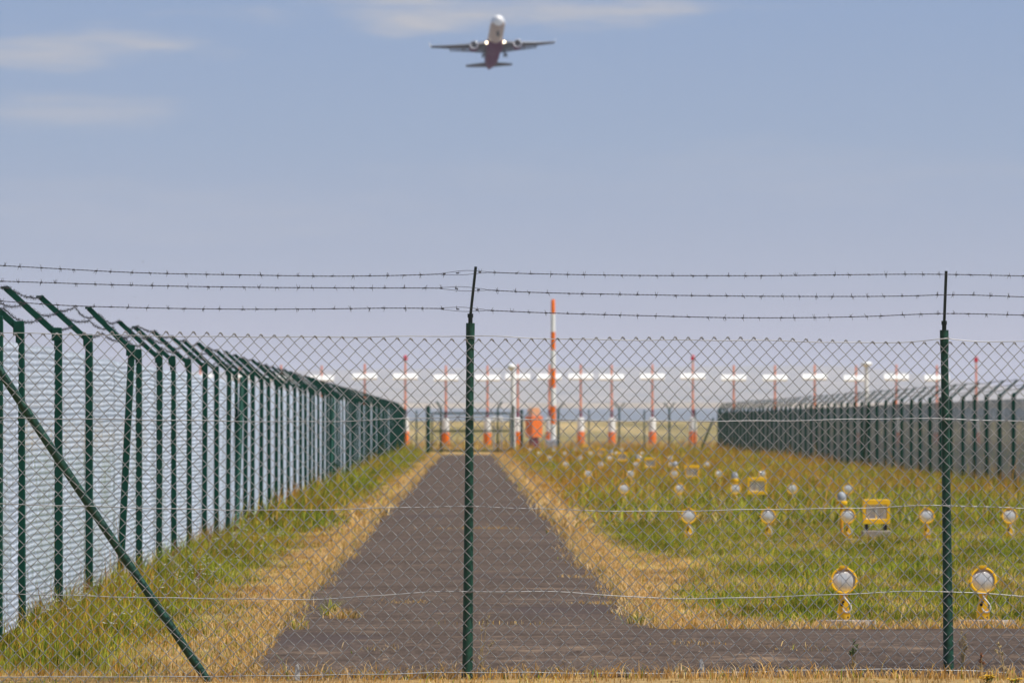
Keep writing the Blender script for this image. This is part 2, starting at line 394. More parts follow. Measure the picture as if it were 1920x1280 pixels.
def build_path():
    # one T-shaped sheet: the track running away, and the cross track that passes behind the fence
    V = []; Q = []
    def strip(ys, lo, hi, nx=14):
        b = len(V); 
        for y in ys:
            a, c = lo(y), hi(y)
            for i in range(nx):
                t = i/(nx-1); x = a+(c-a)*t; V.append((x, y, float(gz(y))+.006+.02*(1-(2*t-1)**2)*float(sstep(40.75, 44, y))))
        for r in range(len(ys)-1):
            for i in range(nx-1):
                q = b+r*nx+i; Q.append((q, q+1, q+nx+1, q+nx))
    strip(list(np.arange(40.75, 90, .25))+list(np.arange(90, 268, 1.0)), lambda y: float(pl(y)), lambda y: float(pr(y)))
    b = len(V); xs = np.arange(-1.40, 16, .1); nyy = 18
    for x in xs:
        e = .18*(float(fbm(x*1.4, 3.7, 4))-.5)*2
        far = 40.75+e if not (-1.42 < x < 1.34) else 40.80
        for i in range(nyy):
            y = 35.35+e*.6+(far-35.35-e*.6)*i/(nyy-1); V.append((x if x > -1.35 else -1.365+.02*(y-38)*-.6+.11*(float(fbm(y*2.1, 9.3, 4))-.5)*2, y, float(gz(y))+.0062+.012*math.sin(math.pi*i/(nyy-1))))
    for r in range(len(xs)-1):
        for i in range(nyy-1):
            q = b+r*nyy+i; Q.append((q, q+nyy, q+nyy+1, q+1))
    me = np_mesh('path', np.array(V), np.array(Q))
    return tag(link('path', me, None, M['asphalt'], True), kind='structure')
build_path()

def build_runway():
    ys = np.arange(905, 2000, 60); xs = np.array([-6000, -800, -200, 0, 200, 800, 6000]); X, Y = np.meshgrid(xs, ys); n, k = X.shape
    V = np.stack([X, Y, gz(Y)+.06], -1).reshape(-1, 3); i, j = np.meshgrid(np.arange(n-1), np.arange(k-1), indexing='ij'); q = i*k+j
    me = np_mesh('runway', V, np.stack([q, q+1, q+k+1, q+k], -1).reshape(-1, 4))
    tag(link('runway', me, None, mat('runway_asphalt', (.25, .26, .27), .35, 0, .10, .02, spec=.7, stretch=(.3, 2, 1)), True), kind='structure')
build_runway()

def build_hill():
    ys = np.concatenate([np.arange(2600, 13000, 800), np.arange(13000, 21400, 200), [22000, 22800]]); xs = np.concatenate([np.arange(-6600, -2400, 300), np.arange(-2400, 3200, 60), np.arange(3200, 6700, 300)])
    X, Y = np.meshgrid(xs, ys)
    crest = 200+14*(fbm(X*.0008+4, X*0+1.5, 4)-.5)*2+7*np.sin(X*.0011)
    crest = crest-125*sstep(1250, 2150, X)
    t = np.clip((Y-13000)/8000, 0, 1)
    Z = 10.9+(Y-2600).clip(0, 10400)/10400*34+(crest-45)*(.25*t+.75*t*t*(3-2*t))+20*(fbm(X*.002, Y*.001, 4)-.5)*np.sin(np.pi*t)
    Z = np.where(Y > 21000, Z-(Y-21000)*.05, Z)
    n, k = X.shape; V = np.stack([X, Y, Z], -1).reshape(-1, 3)
    i, j = np.meshgrid(np.arange(n-1), np.arange(k-1), indexing='ij'); q = i*k+j
    me = np_mesh('hill', V, np.stack([q, q+1, q+k+1, q+k], -1).reshape(-1, 4))
    m = bpy.data.materials.new('distant_fields'); m.use_nodes = True; nt = m.node_tree; N = nt.nodes; L = nt.links
    b = N['Principled BSDF']; b.inputs['Roughness'].default_value = 1; b.inputs['Specular IOR Level'].default_value = 0
    tc = N.new('ShaderNodeTexCoord'); mp = N.new('ShaderNodeMapping'); mp.inputs['Scale'].default_value = (.003, .0016, 1); L.new(tc.outputs['Object'], mp.inputs[0])
    vo = N.new('ShaderNodeTexVoronoi'); vo.inputs['Scale'].default_value = 1; L.new(mp.outputs[0], vo.inputs['Vector'])
    rp = N.new('ShaderNodeValToRGB'); e = rp.color_ramp.elements; e[0].color = (.20, .20, .12, 1); e[1].color = (.46, .38, .28, 1); rp.color_ramp.elements.new(.5).color = (.34, .29, .2, 1)
    sx = N.new('ShaderNodeSeparateColor'); L.new(vo.outputs['Color'], sx.inputs[0]); L.new(sx.outputs[0], rp.inputs[0])
    nz = N.new('ShaderNodeTexNoise'); nz.inputs['Scale'].default_value = .006; nz.inputs['Detail'].default_value = 6; L.new(tc.outputs['Object'], nz.inputs[0])
    r2 = N.new('ShaderNodeValToRGB'); r2.color_ramp.elements[0].position = .5; r2.color_ramp.elements[1].position = .58; L.new(nz.outputs['Fac'], r2.inputs[0])
    mx = N.new('ShaderNodeMix'); mx.data_type = 'RGBA'; L.new(r2.outputs[0], mx.inputs[0]); L.new(rp.outputs[0], mx.inputs[6]); mx.inputs[7].default_value = (.17, .165, .12, 1)
    L.new(mx.outputs[2], b.inputs['Base Color'])
    return tag(link('hills', me, None, m, True), kind='structure')
build_hill()

# ------------------------------------------------------------------ chain-link wire
def chainlink(L_, H, w, h, depth, warp=None, sub=3, ov=.0015):
    ns = int(round(L_/(w/2))); nj = int(round(H/(h/2)))
    k = np.arange(ns)[:, None]; j = np.arange(nj+1)[None, :]
    right = ((k+1+j) % 2 == 0)
    nx = np.where(right, (k+1)*w/2+ov, k*w/2-ov); nzz = np.broadcast_to(j*h/2, nx.shape).astype(float)
    pts = []
    for jj in range(nj+1):
        pts.append(np.stack([nx[:, jj], np.zeros(ns), nzz[:, jj]], -1))
        if jj < nj:
            y = np.where(right[:, jj+1], -depth, depth)
            for f in ((.18, .82) if sub == 3 else (.5,)):
                pts.append(np.stack([nx[:, jj]*(1-f)+nx[:, jj+1]*f, y, nzz[:, jj]*(1-f)+nzz[:, jj+1]*f], -1))
    Pt = np.stack(pts, 1)
    if warp is not None: Pt = warp(Pt)
    return Pt
def knuckles(L_, H, w, h, warp, top=True):
    ns = int(round(L_/(w/2))); nj = int(round(H/(h/2))); K = []
    for i in range(ns+1):
        if (i+nj) % 2 == 0:
            x = i*w/2; z = nj*h/2
            K.append([(x-.010, -.004, z-.008), (x-.002, -.006, z+.003), (x+.007, -.002, z+.001), (x+.017, .004, z-.015)])
    return warp(np.array(K))

# ------------------------------------------------------------------ near fence
NF_ANG = math.atan(.2)
NF0 = Vector((0.02, 35.104, 0))
near = thing('chain_link_fence', 'galvanised chain link fence on dark green posts across the foreground', 'fence', NF0, NF_ANG)
ca, sa = math.cos(NF_ANG), math.sin(NF_ANG)
def nf_local(px, py):           # point of the fence plane seen at a photo pixel
    a = (px-VX)/F               # X = a*Y ; Y = 35.1 + .2*X
    Y = 35.1/(1-.2*a); X = a*Y; z = EYE-(py-HY)/F*Y
    return ((X-NF0.x)/ca, z)
U0, U1 = -6.0, 6.3
CW, CH = .0832, .0882
def nf_bot(u): return -.150-.004*u
ROWS = 49
def nf_top(u): return 1.990-.0052*u+.004*np.sin(u*2.1)-.006*np.cos(2*np.pi*u/2.98)
def near_warp(Pt):
    Q = Pt.copy(); u = Pt[..., 0]+U0; t = Pt[..., 2]/(ROWS*CH/2)
    zz = nf_bot(u)*(1-t)+nf_top(u)*t
    zz = zz+.006*np.sin(u*1.7+t*5)+.004*(vnoise(u*2.3+7, t*7)-.5)*2+.0022*(vnoise(u*14, t*40)-.5)*2
    uu = u+.010*(vnoise(u*1.1+40, t*4)-.5)*2+.0025*(vnoise(u*13+9, t*38+3)-.5)*2
    y = Pt[..., 1]+.02*(vnoise(u*1.3, t*3+5)-.5)*2*np.sin(np.pi*np.clip(t, 0, 1))-.032
    Q[..., 0] = uu; Q[..., 1] = y; Q[..., 2] = zz; return Q
Pt = chainlink(U1-U0, ROWS*CH/2, CW, CH, .0045, near_warp)
v1, q1 = tubes_np(Pt, .0024, 6)
kn = knuckles(U1-U0, ROWS*CH/2, CW, CH, near_warp); v2, q2 = tubes_np(kn, .0026, 5, base=len(v1))
link('wire_mesh', np_mesh('wire_mesh', np.concatenate([v1, v2]), np.concatenate([q1, q2])), near, M['wire'], True)
def smooth_line(pts, n):
    pts = np.array(pts, float); xs = np.linspace(pts[0, 0], pts[-1, 0], n); x, z = pts[:, 0], pts[:, 1]
    mm = np.gradient(z, x); i = np.clip(np.searchsorted(x, xs)-1, 0, len(x)-2); hh = x[i+1]-x[i]; t = (xs-x[i])/hh
    zs = (2*t**3-3*t**2+1)*z[i]+(t**3-2*t**2+t)*hh*mm[i]+(-2*t**3+3*t**2)*z[i+1]+(t**3-t**2)*hh*mm[i+1]
    return xs, zs
TW = [[(-900, 616), (0, 624), (300, 630), (600, 632), (870, 630), (900, 630), (1000, 634), (1400, 638), (1740, 638), (1771, 635), (1800, 638), (1920, 640), (2700, 648)],
      [(-900, 776), (0, 783), (300, 787), (600, 790), (880, 782), (1000, 786), (1400, 789), (1771, 785), (1920, 790), (2700, 800)],
      [(-900, 935), (0, 944), (150, 948), (420, 955), (600, 955), (780, 950), (883, 949), (1000, 953), (1200, 958), (1400, 955), (1600, 952), (1771, 947), (1920, 953), (2700, 960)],
      [(-900, 1105), (0, 1111), (200, 1117), (420, 1121), (620, 1121), (700, 1116), (790, 1109), (883, 1108), (980, 1108), (1060, 1109), (1180, 1118), (1290, 1121), (1500, 1116), (1771, 1108), (1920, 1117), (2700, 1125)],
      [(-900, 1268), (0, 1267), (400, 1266), (600, 1264), (883, 1259), (1200, 1261), (1771, 1255), (1920, 1261), (2700, 1266)]]
for i, line in enumerate(TW):
    loc = [nf_local(*p) for p in line]; xs, zs = smooth_line(loc, 160)
    yy = -.034-.004*np.sin(xs*9)
    zs = zs+.002*np.sin(xs*11+i)
    v, q = tubes_np(np.stack([xs, yy, zs], -1)[None], .0027, 6)
    link('tension_wire', np_mesh('tension_wire', v, q), near, M['wire'], True)
def near_post(top, bot, tip, has_arm=True):
    a = nf_local(*top); b = nf_local(*bot); p = MB()
    T = Vector((a[0], 0, a[1])); B = Vector((b[0], 0, b[1]-.25))
    lerp = lambda t: B+(T-B)*t
    p.tube([lerp(t) for t in (0, .1, .35, .6, .8, .93, 1)], [.034, .033, .030, .027, .0245, .024, .024], 16)
    o = p.build('post', M['green'], near, True, 40)
    c = MB(); c.tube([lerp(.945), lerp(.985), lerp(1.002)], [.0265, .0275, .0275], 16); c.build('cap', M['green'], o, True, 40)
    for j, (px_, py_) in enumerate((top[0], y_) for y_ in (634, 786, 948, 1108)):
        tie = MB(); zt = nf_local(px_, py_)[1]; t_ = (zt-B.z)/(T.z-B.z); c_ = lerp(t_); r_ = .034-.010*t_+.0035
        tie.tube([c_+Vector((r_*math.cos(a_), r_*math.sin(a_), .004*math.sin(3*a_+j)+.0016*a_)) for a_ in np.linspace(-2.6, 3.6, 26)], .0019, 5)
        tie.tube([c_+Vector((r_*.2, -r_-.002, .004)), c_+Vector((r_*.55, -r_-.008, .012)), c_+Vector((r_*.8, -r_-.012, -.006))], .0019, 5)
        tie.build('tie_wire', M['wire'], o, True)
    tp = nf_local(*tip); E = Vector((tp[0]-.006, -.03, tp[1])); ar = MB()
    nb = T+Vector((.0, 0, .05)); ar.tube([T-Vector((0, 0, .02)), nb], .014, 10)
    ar.tube([nb-Vector((0, 0, .012)), nb+Vector((0, 0, .012))], [.018, .018], 8)
    d = (E-nb); ang = math.atan2(d.x, d.z)
    ar.tube([nb, nb+d*.5, E], [.0105, .0105, .0105], 4)
    ar.build('extension_arm', M['arm'], o, True, 40)
    return o
near_post((-20, 600), (-34, 1262), (-10, 495))
near_post((882, 607), (876, 1258), (892, 500))
near_post((1771, 620), (1779.5, 1256), (1774, 508))
near_post((2660, 628), (2668, 1262), (2664, 515))
br = MB(); a = nf_local(-16, 668); b = nf_local(412, 1306)
br.tube([(a[0], .05, a[1]), ((a[0]+b[0])/2+.004, .035, (a[1]+b[1])/2-.012), (b[0], .03, b[1])], .0255, 16)
br.build('brace', M['green'], near, True, 40)
# barbed wire: two twisted strands and four-point barbs
def barbed(xs, ys, zs, spacing, blen, r=.0013, name='barbed_wire', parent=None, strands=True, seed=1, fray=()):
    rr = np.random.default_rng(seed)
    line = np.stack([xs, ys, zs], -1); seg = np.linalg.norm(np.diff(line, axis=0), axis=1); s = np.concatenate([[0], np.cumsum(seg)]); Ltot = s[-1]
    def at(q): return np.stack([np.interp(q, s, line[:, i]) for i in range(3)], -1)
    VV = []; QQ = []; nb = 0
    if strands:
        q = np.arange(0, Ltot, .0065); c = at(q); ph = q*2*np.pi/.055
        rad = .0019*np.ones_like(q)
        for fs in fray: rad = rad+.011*np.exp(-((q-fs)/.11)**2)
        for o in (0, np.pi):
            pts = c.copy(); tw = np.where(rad > .004, .25*ph*0+np.pi/2*.9, ph)+o
            pts[:, 2] += rad*np.sin(tw); pts[:, 1] += rad*np.cos(tw)
            v, qd = tubes_np(pts[None], r, 4, base=nb); VV.append(v); QQ.append(qd); nb += len(v)
    else:
        q = np.arange(0, Ltot, .25); v, qd = tubes_np(at(q)[None], r*1.7, 4, base=nb); VV.append(v); QQ.append(qd); nb += len(v)
    q = np.arange(spacing/2, Ltot, spacing); q = q+rr.uniform(-.16, .16, len(q))*spacing; c = at(q); n = len(q)
    wr = []
    for kk in range(4):
        ang = rr.uniform(0, 2*np.pi, n); along = rr.uniform(-.45, .45, n)*blen
        d = np.stack([along, blen*np.cos(ang), blen*np.sin(ang)], -1)
        off = np.stack([rr.uniform(-.008, .008, n), np.zeros(n), np.zeros(n)], -1)
        p0 = c+off; p1 = c+off+d*.5+rr.normal(0, .001, (n, 3)); p2 = c+off+d
        wr.append(np.stack([p0, p1, p2], 1))
    wr = np.concatenate(wr, 0); rad = np.tile(np.array([r*1.15, r*1.0, r*.5]), (len(wr), 1))
    v, qd = tubes_np(wr, rad, 3, ref=(.3, .5, .81), base=nb); VV.append(v); QQ.append(qd); nb += len(v)
    core = np.stack([c-np.array((.009, 0, 0)), c, c+np.array((.009, 0, 0))], 1); v, qd = tubes_np(core, np.tile(np.array([.0036, .0048, .0036]), (n, 1)), 6, base=nb); VV.append(v); QQ.append(qd)
    return link(name, np_mesh(name, np.concatenate(VV), np.concatenate(QQ)), parent, M['barb'])
BW = [[(-900, 478), (0, 499), (110, 505), (250, 512), (440, 516), (640, 518.5), (820, 514.5), (891, 511), (960, 513), (1100, 516), (1400, 517.5), (1771, 515), (1920, 518), (2700, 522)],
      [(-900, 512), (0, 528), (250, 535.5), (500, 539.5), (700, 540.5), (830, 541), (888, 543), (960, 547), (1200, 553), (1500, 556), (1700, 555), (1772, 553), (1920, 557), (2700, 562)],
      [(-900, 545), (0, 565), (120, 573), (250, 577), (450, 580), (600, 579.5), (750, 578), (830, 579), (885, 581), (1000, 586), (1200, 592), (1400, 596), (1600, 594), (1771, 588), (1920, 591), (2700, 600)]]
for i, line in enumerate(BW):
    xs, zs = smooth_line([nf_local(*p) for p in line], 300)
    post_u = nf_local(888, 540)[0]
    barbed(xs, -.06-.02*(2-i)*np.ones_like(xs), zs, .112, .023, .0015, 'barbed_wire', near, True, 5+i, fray=(post_u-.08-xs[0],))

# ------------------------------------------------------------------ the two long fences beside the track
PH = 2.15; BAY = 3.35
def panel_mesh(seed, wr=.0024):
    r2 = np.random.default_rng(seed); ox, oy = r2.uniform(0, 50, 2)
    Hn = int(round(2.0/(.088/2)))
    def wp(Pt):
        Q = Pt.copy(); x, z = Pt[..., 0], Pt[..., 2]
        Q[..., 1] = Pt[..., 1]+.016*(vnoise(x*.9+ox, z*1.6+oy)-.5)*2*np.sin(np.pi*np.clip(x/BAY, 0, 1))+.003*(vnoise(x*6+ox, z*9)-.5)*2
        Q[..., 2] = z+.04+.012*(vnoise(x*.8+oy, z*1.1)-.5)*2+.004*np.sin(x*3+z*2+ox)
        return Q
    Pt = chainlink(BAY, Hn*.088/2, .0825, .088, .0045, wp, sub=1)
    v, q = tubes_np(Pt, wr, 3); return np_mesh('wire_mesh', v, q)
PANELS = [panel_mesh(s) for s in (3, 4, 5, 6)]
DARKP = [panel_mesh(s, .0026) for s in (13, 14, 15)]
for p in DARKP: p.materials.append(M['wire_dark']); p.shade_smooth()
for p in PANELS: p.materials.append(M['wire_far']); p.shade_smooth()
def long_post_mesh():
    p = MB(); p.box((0, 0, PH/2-.15), (.058, .058, PH+.3), bev=.006); me = p.build('post', M['green_dull']).data
    return me
def security_fence(label, X, ys, side, panels, braces, sag, wm):
    root = thing('security_fence', label, 'fence', (X, ys[0], 0))
    pm = MB(); pm.box((0, 0, (PH-.3)/2), (.060 if side < 0 else .095, .056, PH+.3), bev=.007); am = MB()
    tip = Vector((side*.40, 0, PH+.335)); d = tip-Vector((0, 0, PH-.03)); Mr = Matrix.Rotation(math.atan2(d.x, d.z), 4, 'Y')
    am.box(Vector((0, 0, PH-.03))+d/2, (.045, .045, d.length), Mr); am.box((side*.01, 0, PH-.02), (.075, .066, .10), bev=.004); am.box(tip, (.06, .05, .02))
    post0 = pm.build('post', M['green_dull'], root); arm0 = am.build('arm', M['green_dull'], post0)
    for i, y in enumerate(ys):
        if i == 0: p = post0
        else:
            p = post0.copy(); COL.objects.link(p); p.parent = root; a = arm0.copy(); COL.objects.link(a); a.parent = p
        p.location = (rnd.uniform(-.015, .015), y-ys[0], rnd.uniform(-.02, .015)); p.rotation_euler = (rnd.uniform(-.008, .008), .05 if abs(y-50.9) < .01 else rnd.uniform(-.008, .008), 0)
    for i in range(len(ys)-1):
        o = bpy.data.objects.new('wire_mesh', panels[(i*7+i//3) % len(panels)]); COL.objects.link(o); o.parent = root
        o.location = (side*.040, ys[i]-ys[0], 0); o.rotation_euler = (0, 0, R(90)); o.scale = ((ys[i+1]-ys[i])/BAY, 1, 1)
    for kk, f in enumerate((.97, .64, .34)):
        c = Vector((0, 0, PH-.03))+d*f; xs = []; zs = []; yy = []
        rs = random.Random(kk+int(X*10))
        for i in range(len(ys)-1):
            sg = sag*rs.uniform(.4, 1.6)
            for t in np.linspace(0, 1, 8)[:-1]:
                yy.append(ys[i]+(ys[i+1]-ys[i])*t-ys[0]); xs.append(c.x+.03*math.sin(math.pi*t)*rs.uniform(-.3, .3)); zs.append(c.z+.02-sg*4*t*(1-t))
        yy.append(ys[-1]-ys[0]); xs.append(c.x); zs.append(c.z+.02)
        # barbs are laid out along the wire's own axis
        o = barbed(np.array(yy), np.array(xs), np.array(zs), .115, .020, .0016, 'barbed_wire', root, False, 20+kk)
        co = np.empty(len(o.data.vertices)*3, np.float32); o.data.vertices.foreach_get('co', co); co = co.reshape(-1, 3)[:, [1, 0, 2]]; o.data.vertices.foreach_set('co', np.ascontiguousarray(co).ravel()); o.data.update()
    for (ya, yb) in braces:
        b_ = MB(); b_.tube([(-side*.05, ya-ys[0], -.1), (-side*.05, yb-ys[0], PH-.08)], .034, 10); b_.build('brace', M['green_dull'], root, True, 40)
    for z in (.06, .72, 1.38, 2.03):
        yv = np.linspace(ys[0], ys[-1], 200)-ys[0]; v, q = tubes_np(np.stack([0*yv+side*.046, yv, z+.01*np.sin(yv*.9)], -1)[None], .002, 4, ref=(1, 0, 0)); link('tension_wire', np_mesh('tension_wire', v, q), root, wm, True)
    return root
ENDY = 285.0
yl = [34.75, 37.9, 40.1, 43.6, 47.0, 50.9, 54.3, 57.5, 60.7, 64.1, 67.5, 70.7, 73.9, 77.3, 80.0, 82.6]
while yl[-1]+BAY < ENDY: yl.append(yl[-1]+BAY)
yl[-1] = ENDY
security_fence('tall green-posted mesh fence with outward barbed arms left of the track', -3.1, yl, -1, PANELS, [(75.6, 77.6), (128, 130.3)], .05, M['wire_far'])
XR = 12.45
yr = [ENDY-BAY*i for i in range(57)][::-1]
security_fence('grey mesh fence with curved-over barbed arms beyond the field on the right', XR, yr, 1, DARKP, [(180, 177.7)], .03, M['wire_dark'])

# ------------------------------------------------------------------ cross fence and gate at the end of the track
def yarm(mb, x, z, dirs=(-1, 1)):
    for s in dirs: mb.tube([(x, 0, z-.03), (x+s*.06, 0, z+.10), (x+s*.28, 0, z+.36)], .032, 6)
def cross_fence():
    root = thing('boundary_fence', 'low see-through green fence closing the field between gate and right fence', 'fence', (PX(978, ENDY), ENDY, 0))
    x0 = PX(978, ENDY)
    for px, thick, dirs in ((978, .075, ()), (1047, .06, (1,)), (1104, .035, ()), (1161, .045, (-1, 1)), (1208, .035, ()), (1255, .05, (-1, 1)), (1303, .035, ()), (1347, .05, (1,))):
        p = MB(); p.tube([(PX(px, ENDY)-x0, 0, -.1), (PX(px, ENDY)-x0, 0, 2.15)], thick, 8)
        o = p.build('post', M['green_dull'], root, True, 40)
        if dirs: q = MB(); yarm(q, PX(px, ENDY)-x0, 2.15, dirs); q.build('arm', M['green_dull'], o, True, 40)
    xs = PX(1347, ENDY)-x0; n = int(xs/BAY)+1
    for i in range(n):
        o = bpy.data.objects.new('wire_mesh', PANELS[i % 4]); COL.objects.link(o); o.parent = root; o.location = (i*xs/n, -.08, 0); o.scale = (xs/n/BAY, 1, 1)
    b = MB(); b.tube([(PX(1338, ENDY)-x0, 0, 1.75), (PX(1310, ENDY)-x0, -.2, -.1)], .05, 8); b.build('brace', M['green_dull'], root, True, 40)
    for z in (.06, .9, 2.0):
        v, q = tubes_np(np.array([[(0, -.09, z), (xs/2, -.09, z), (xs, -.09, z)]]), .004, 4); link('tension_wire', np_mesh('tension_wire', v, q), root, M['wire_far'])
cross_fence()
def gate():
    xa, xb = PX(803, ENDY), PX(962, ENDY)
    root = thing('field_gate', 'green double gate of mesh leaves at the far end of the track', 'gate', ((xa+xb)/2, ENDY-.6, 0)); cx = (xa+xb)/2
    for px, r_, dirs in ((803, .11, ()), (962, .06, ())):
        p = MB(); p.tube([(PX(px, ENDY)-cx, 0, -.1), (PX(px, ENDY)-cx, 0, 2.35)], r_, 10); p.build('gate_post', M['green_dull'], root, True, 40)
    mid = PX(882, ENDY)-cx
    for (l, r_) in ((xa-cx+.2, mid-.03), (mid+.03, xb-cx-.15)):
        f = MB(); 
        for z in (.12, 1.1, 1.98): f.box(((l+r_)/2, 0, z), (r_-l-.122, .05, .08))
        for x in (l, r_): f.box((x, 0, 1.05), (.07, .06, 1.95))
        leaf = f.build('leaf_frame', M['green_dull'], root)
        g = MB(); k = l+.12
        while k < r_-.06: g.box((k, 0, 1.05), (.018, .016, 1.8)); k += .12
        g.build('bars', M['green_dull'], leaf)
    for px, s in ((827, -1), (933, 1)):
        p = MB(); p.tube([(PX(px, ENDY)-cx, .09, .0), (PX(px, ENDY)-cx, .09, 2.15), (PX(px, ENDY)-cx+s*.05, .09, 2.3), (PX(px, ENDY)-cx+s*.22, .09, 2.55)], .045, 8); p.build('arm_post', M['green_dull'], root, True, 40)
gate()
sf = thing('fence_stub', 'short mesh panel joining the left fence to the gate post', 'fence', (-3.1, ENDY, 0))
o = bpy.data.objects.new('wire_mesh', PANELS[0]); COL.objects.link(o); o.parent = sf; o.scale = (1.1/BAY, 1, 1); o.location = (.03, 0, 0)
p = MB(); p.tube([(.55, .06, -.1), (.55, .06, 2.1)], .04, 8); p.build('post', M['green_dull'], sf, True, 40)

# ------------------------------------------------------------------ round ground lamps and square flash lamps
def make_lamp():
    r = thing('ground_lamp', 'x', 'lamp')
    cz, tilt = .318, R(-6)
    Mx = Matrix.Translation((0, 0, cz)) @ Matrix.Rotation(R(90)+tilt, 4, 'X')       # lathe axis +Z becomes -Y (towards the camera)
    m = MB(); m.lathe([(.0, -.085), (.035, -.083), (.068, -.06), (.088, -.02), (.091, .0), (.098, .004), (.098, .026), (.094, .031), (.0845, .031), (.0815, .026), (.0815, .010)], n=36, M=Mx)
    for s in (-1, 1):
        m.prism([(s*.094, cz+.014), (s*.109, cz+.004), (s*.109, cz-.006), (s*.094, cz-.016)][::s], -.028, .012)
    m.prism([(-.022, cz+.095), (.022, cz+.095), (.030, cz+.104), (.022, cz+.112), (-.022, cz+.112), (-.030, cz+.104)], -.03, .02)
    rim = m.build('housing', M['yellow'], r, True, 35)
    l = MB(); l.lathe([(.0825, .014), (.066, .025), (.044, .034), (.020, .0385), (.0005, .039)], n=36, M=Mx); l.build('lens', M['lens'], r, True)
    k = MB(); k.tube([Mx @ Vector((-.018, -.102, .0)), Mx @ Vector((.0, -.108, .0)), Mx @ Vector((.018, -.102, .0))], .006, 6); 
    s = MB()
    s.prism([(-.026, .235), (.030, .235), (.030, .17), (.036, .12), (.046, .10), (.046, .028), (-.046, .028), (-.046, .10), (-.040, .125), (-.028, .17)], -.022, .030)
    s.prism([(-.052, .098), (.049, .098), (.049, .092), (-.052, .092)], -.027, .034)
    s.prism([(-.030, .226), (.033, .226), (.033, .214), (-.030, .214)], -.027, .034)
    s.build('stem', M['yellow'], r)
    h = MB(); h.tube([(.030, -.026, .055), (.030, -.020, .055)], .006, 10); h.tube([(-.014, -.026, .145), (-.014, -.0215, .145)], .012, 10); h.tube([(-.004, -.0255, .165), (-.004, -.0215, .165)], .009, 10); h.build('bolt', M['black'], r)
    c = MB(); cp = [(-.004, -.025, .222), (.006, -.036, .195), (.026, -.045, .170), (.046, -.048, .142), (.050, -.047, .115), (.036, -.044, .095), (.014, -.040, .092), (-.002, -.036, .106), (-.008, -.030, .125)]
    pts = []
    for i in range(len(cp)-1):
        p0, p1, p2, p3 = [Vector(cp[max(0, min(len(cp)-1, i+q))]) for q in (-1, 0, 1, 2)]
        for t in np.linspace(0, 1, 5)[:-1]: pts.append(.5*((2*p1)+(p2-p0)*t+(2*p0-5*p1+4*p2-p3)*t*t+(3*p1-p0-3*p2+p3)*t**3))
    c.tube(pts, .0062, 7); c.build('cable', M['cable'], r, True)
    f = MB(); f.tube([(0, 0, -.03), (0, 0, .03)], [.026, .024], 12); f.build('foot', M['black'], r, True, 40)
    return r
def slab(seed):
    rr = random.Random(seed); m = MB(); n = 14; top = []; bot = []
    for i in range(n):
        a = 2*math.pi*i/n; q = rr.uniform(.82, 1.12); top.append((.21*q*math.cos(a), .17*q*math.sin(a)-.10, .034+rr.uniform(-.006, .006))); bot.append((.225*q*math.cos(a), .185*q*math.sin(a)-.10, -.04))
    m.add(top+bot+[(0, -.10, .040)], [(i, (i+1) % n, n*2) for i in range(n)]+[(i+n, (i+1) % n+n, (i+1) % n, i) for i in range(n)])
    return m
LAMP = make_lamp()
def make_flash():
    r = thing('flash_lamp', 'x', 'lamp'); cz = .345; m = MB()
    m.box((0, 0, cz+.122), (.345, .10, .064), bev=.006); m.box((0, 0, cz-.122), (.345, .10, .060), bev=.006)
    for s in (-1, 1): m.box((s*.153, 0, cz), (.038, .098, .183))
    m.build('frame', M['yellow'], r)
    b = MB(); b.box((0, .14, cz), (.30, .17, .28), bev=.01); b.build('housing', M['yellow_old'], r)
    q = MB(); q.add([(-.127, -.02, cz-.1), (.127, -.02, cz-.1), (.127, -.02, cz+.096), (-.127, -.02, cz+.096), (-.05, .045, cz-.05), (.05, .045, cz-.05), (.05, .045, cz+.05), (-.05, .045, cz+.05)],
                    [(0, 1, 5, 4), (1, 2, 6, 5), (2, 3, 7, 6), (3, 0, 4, 7), (4, 5, 6, 7)]); q.build('reflector', M['reflector'], r)
    t = MB(); t.tube([(.0, .0, cz-.095), (.0, -.005, cz+.06)], .013, 10); t.build('flash_tube', M['white'], r, True)
    for s in (-1, 1):
        f = MB(); f.box((s*.12, .06, .10), (.035, .20, .17)); f.build('leg', M['black'], r)
    g = MB(); g.box((0, .05, .045), (.36, .30, .12), bev=.01); g.build('plinth', M['concrete'], r)
    return r
FLASH = make_flash()
def make_marker():
    r = thing('marker_post', 'x', 'marker post'); m = MB()
    m.tube([(0, 0, -.05), (0, 0, .43)], .022, 12); m.build('post', M['yellow_old'], r, True, 40)
    m = MB(); m.lathe([(.023, .40), (.07, .41), (.076, .43), (.074, .452), (.05, .458), (.0, .459)], n=18); m.build('collar', M['yellow'], r, True, 40)
    m = MB(); m.lathe([(.055, .459), (.06, .50), (.052, .545), (.03, .57), (.0005, .578)], n=18); m.build('dome', M['grey'], r, True)
    return r
MARK = make_marker()
ordn = ['first', 'second', 'third', 'fourth', 'fifth', 'sixth', 'seventh', 'eighth']
posn = ['leftmost', 'second from the left', 'middle', 'second from the right', 'rightmost']
used = set()
def place(proto, loc, label, group):
    o = proto if proto.name not in used else copy_tree(proto)
    if o is proto: used.add(proto.name)
    o.location = loc; o['label'] = label; o['group'] = group
    return o
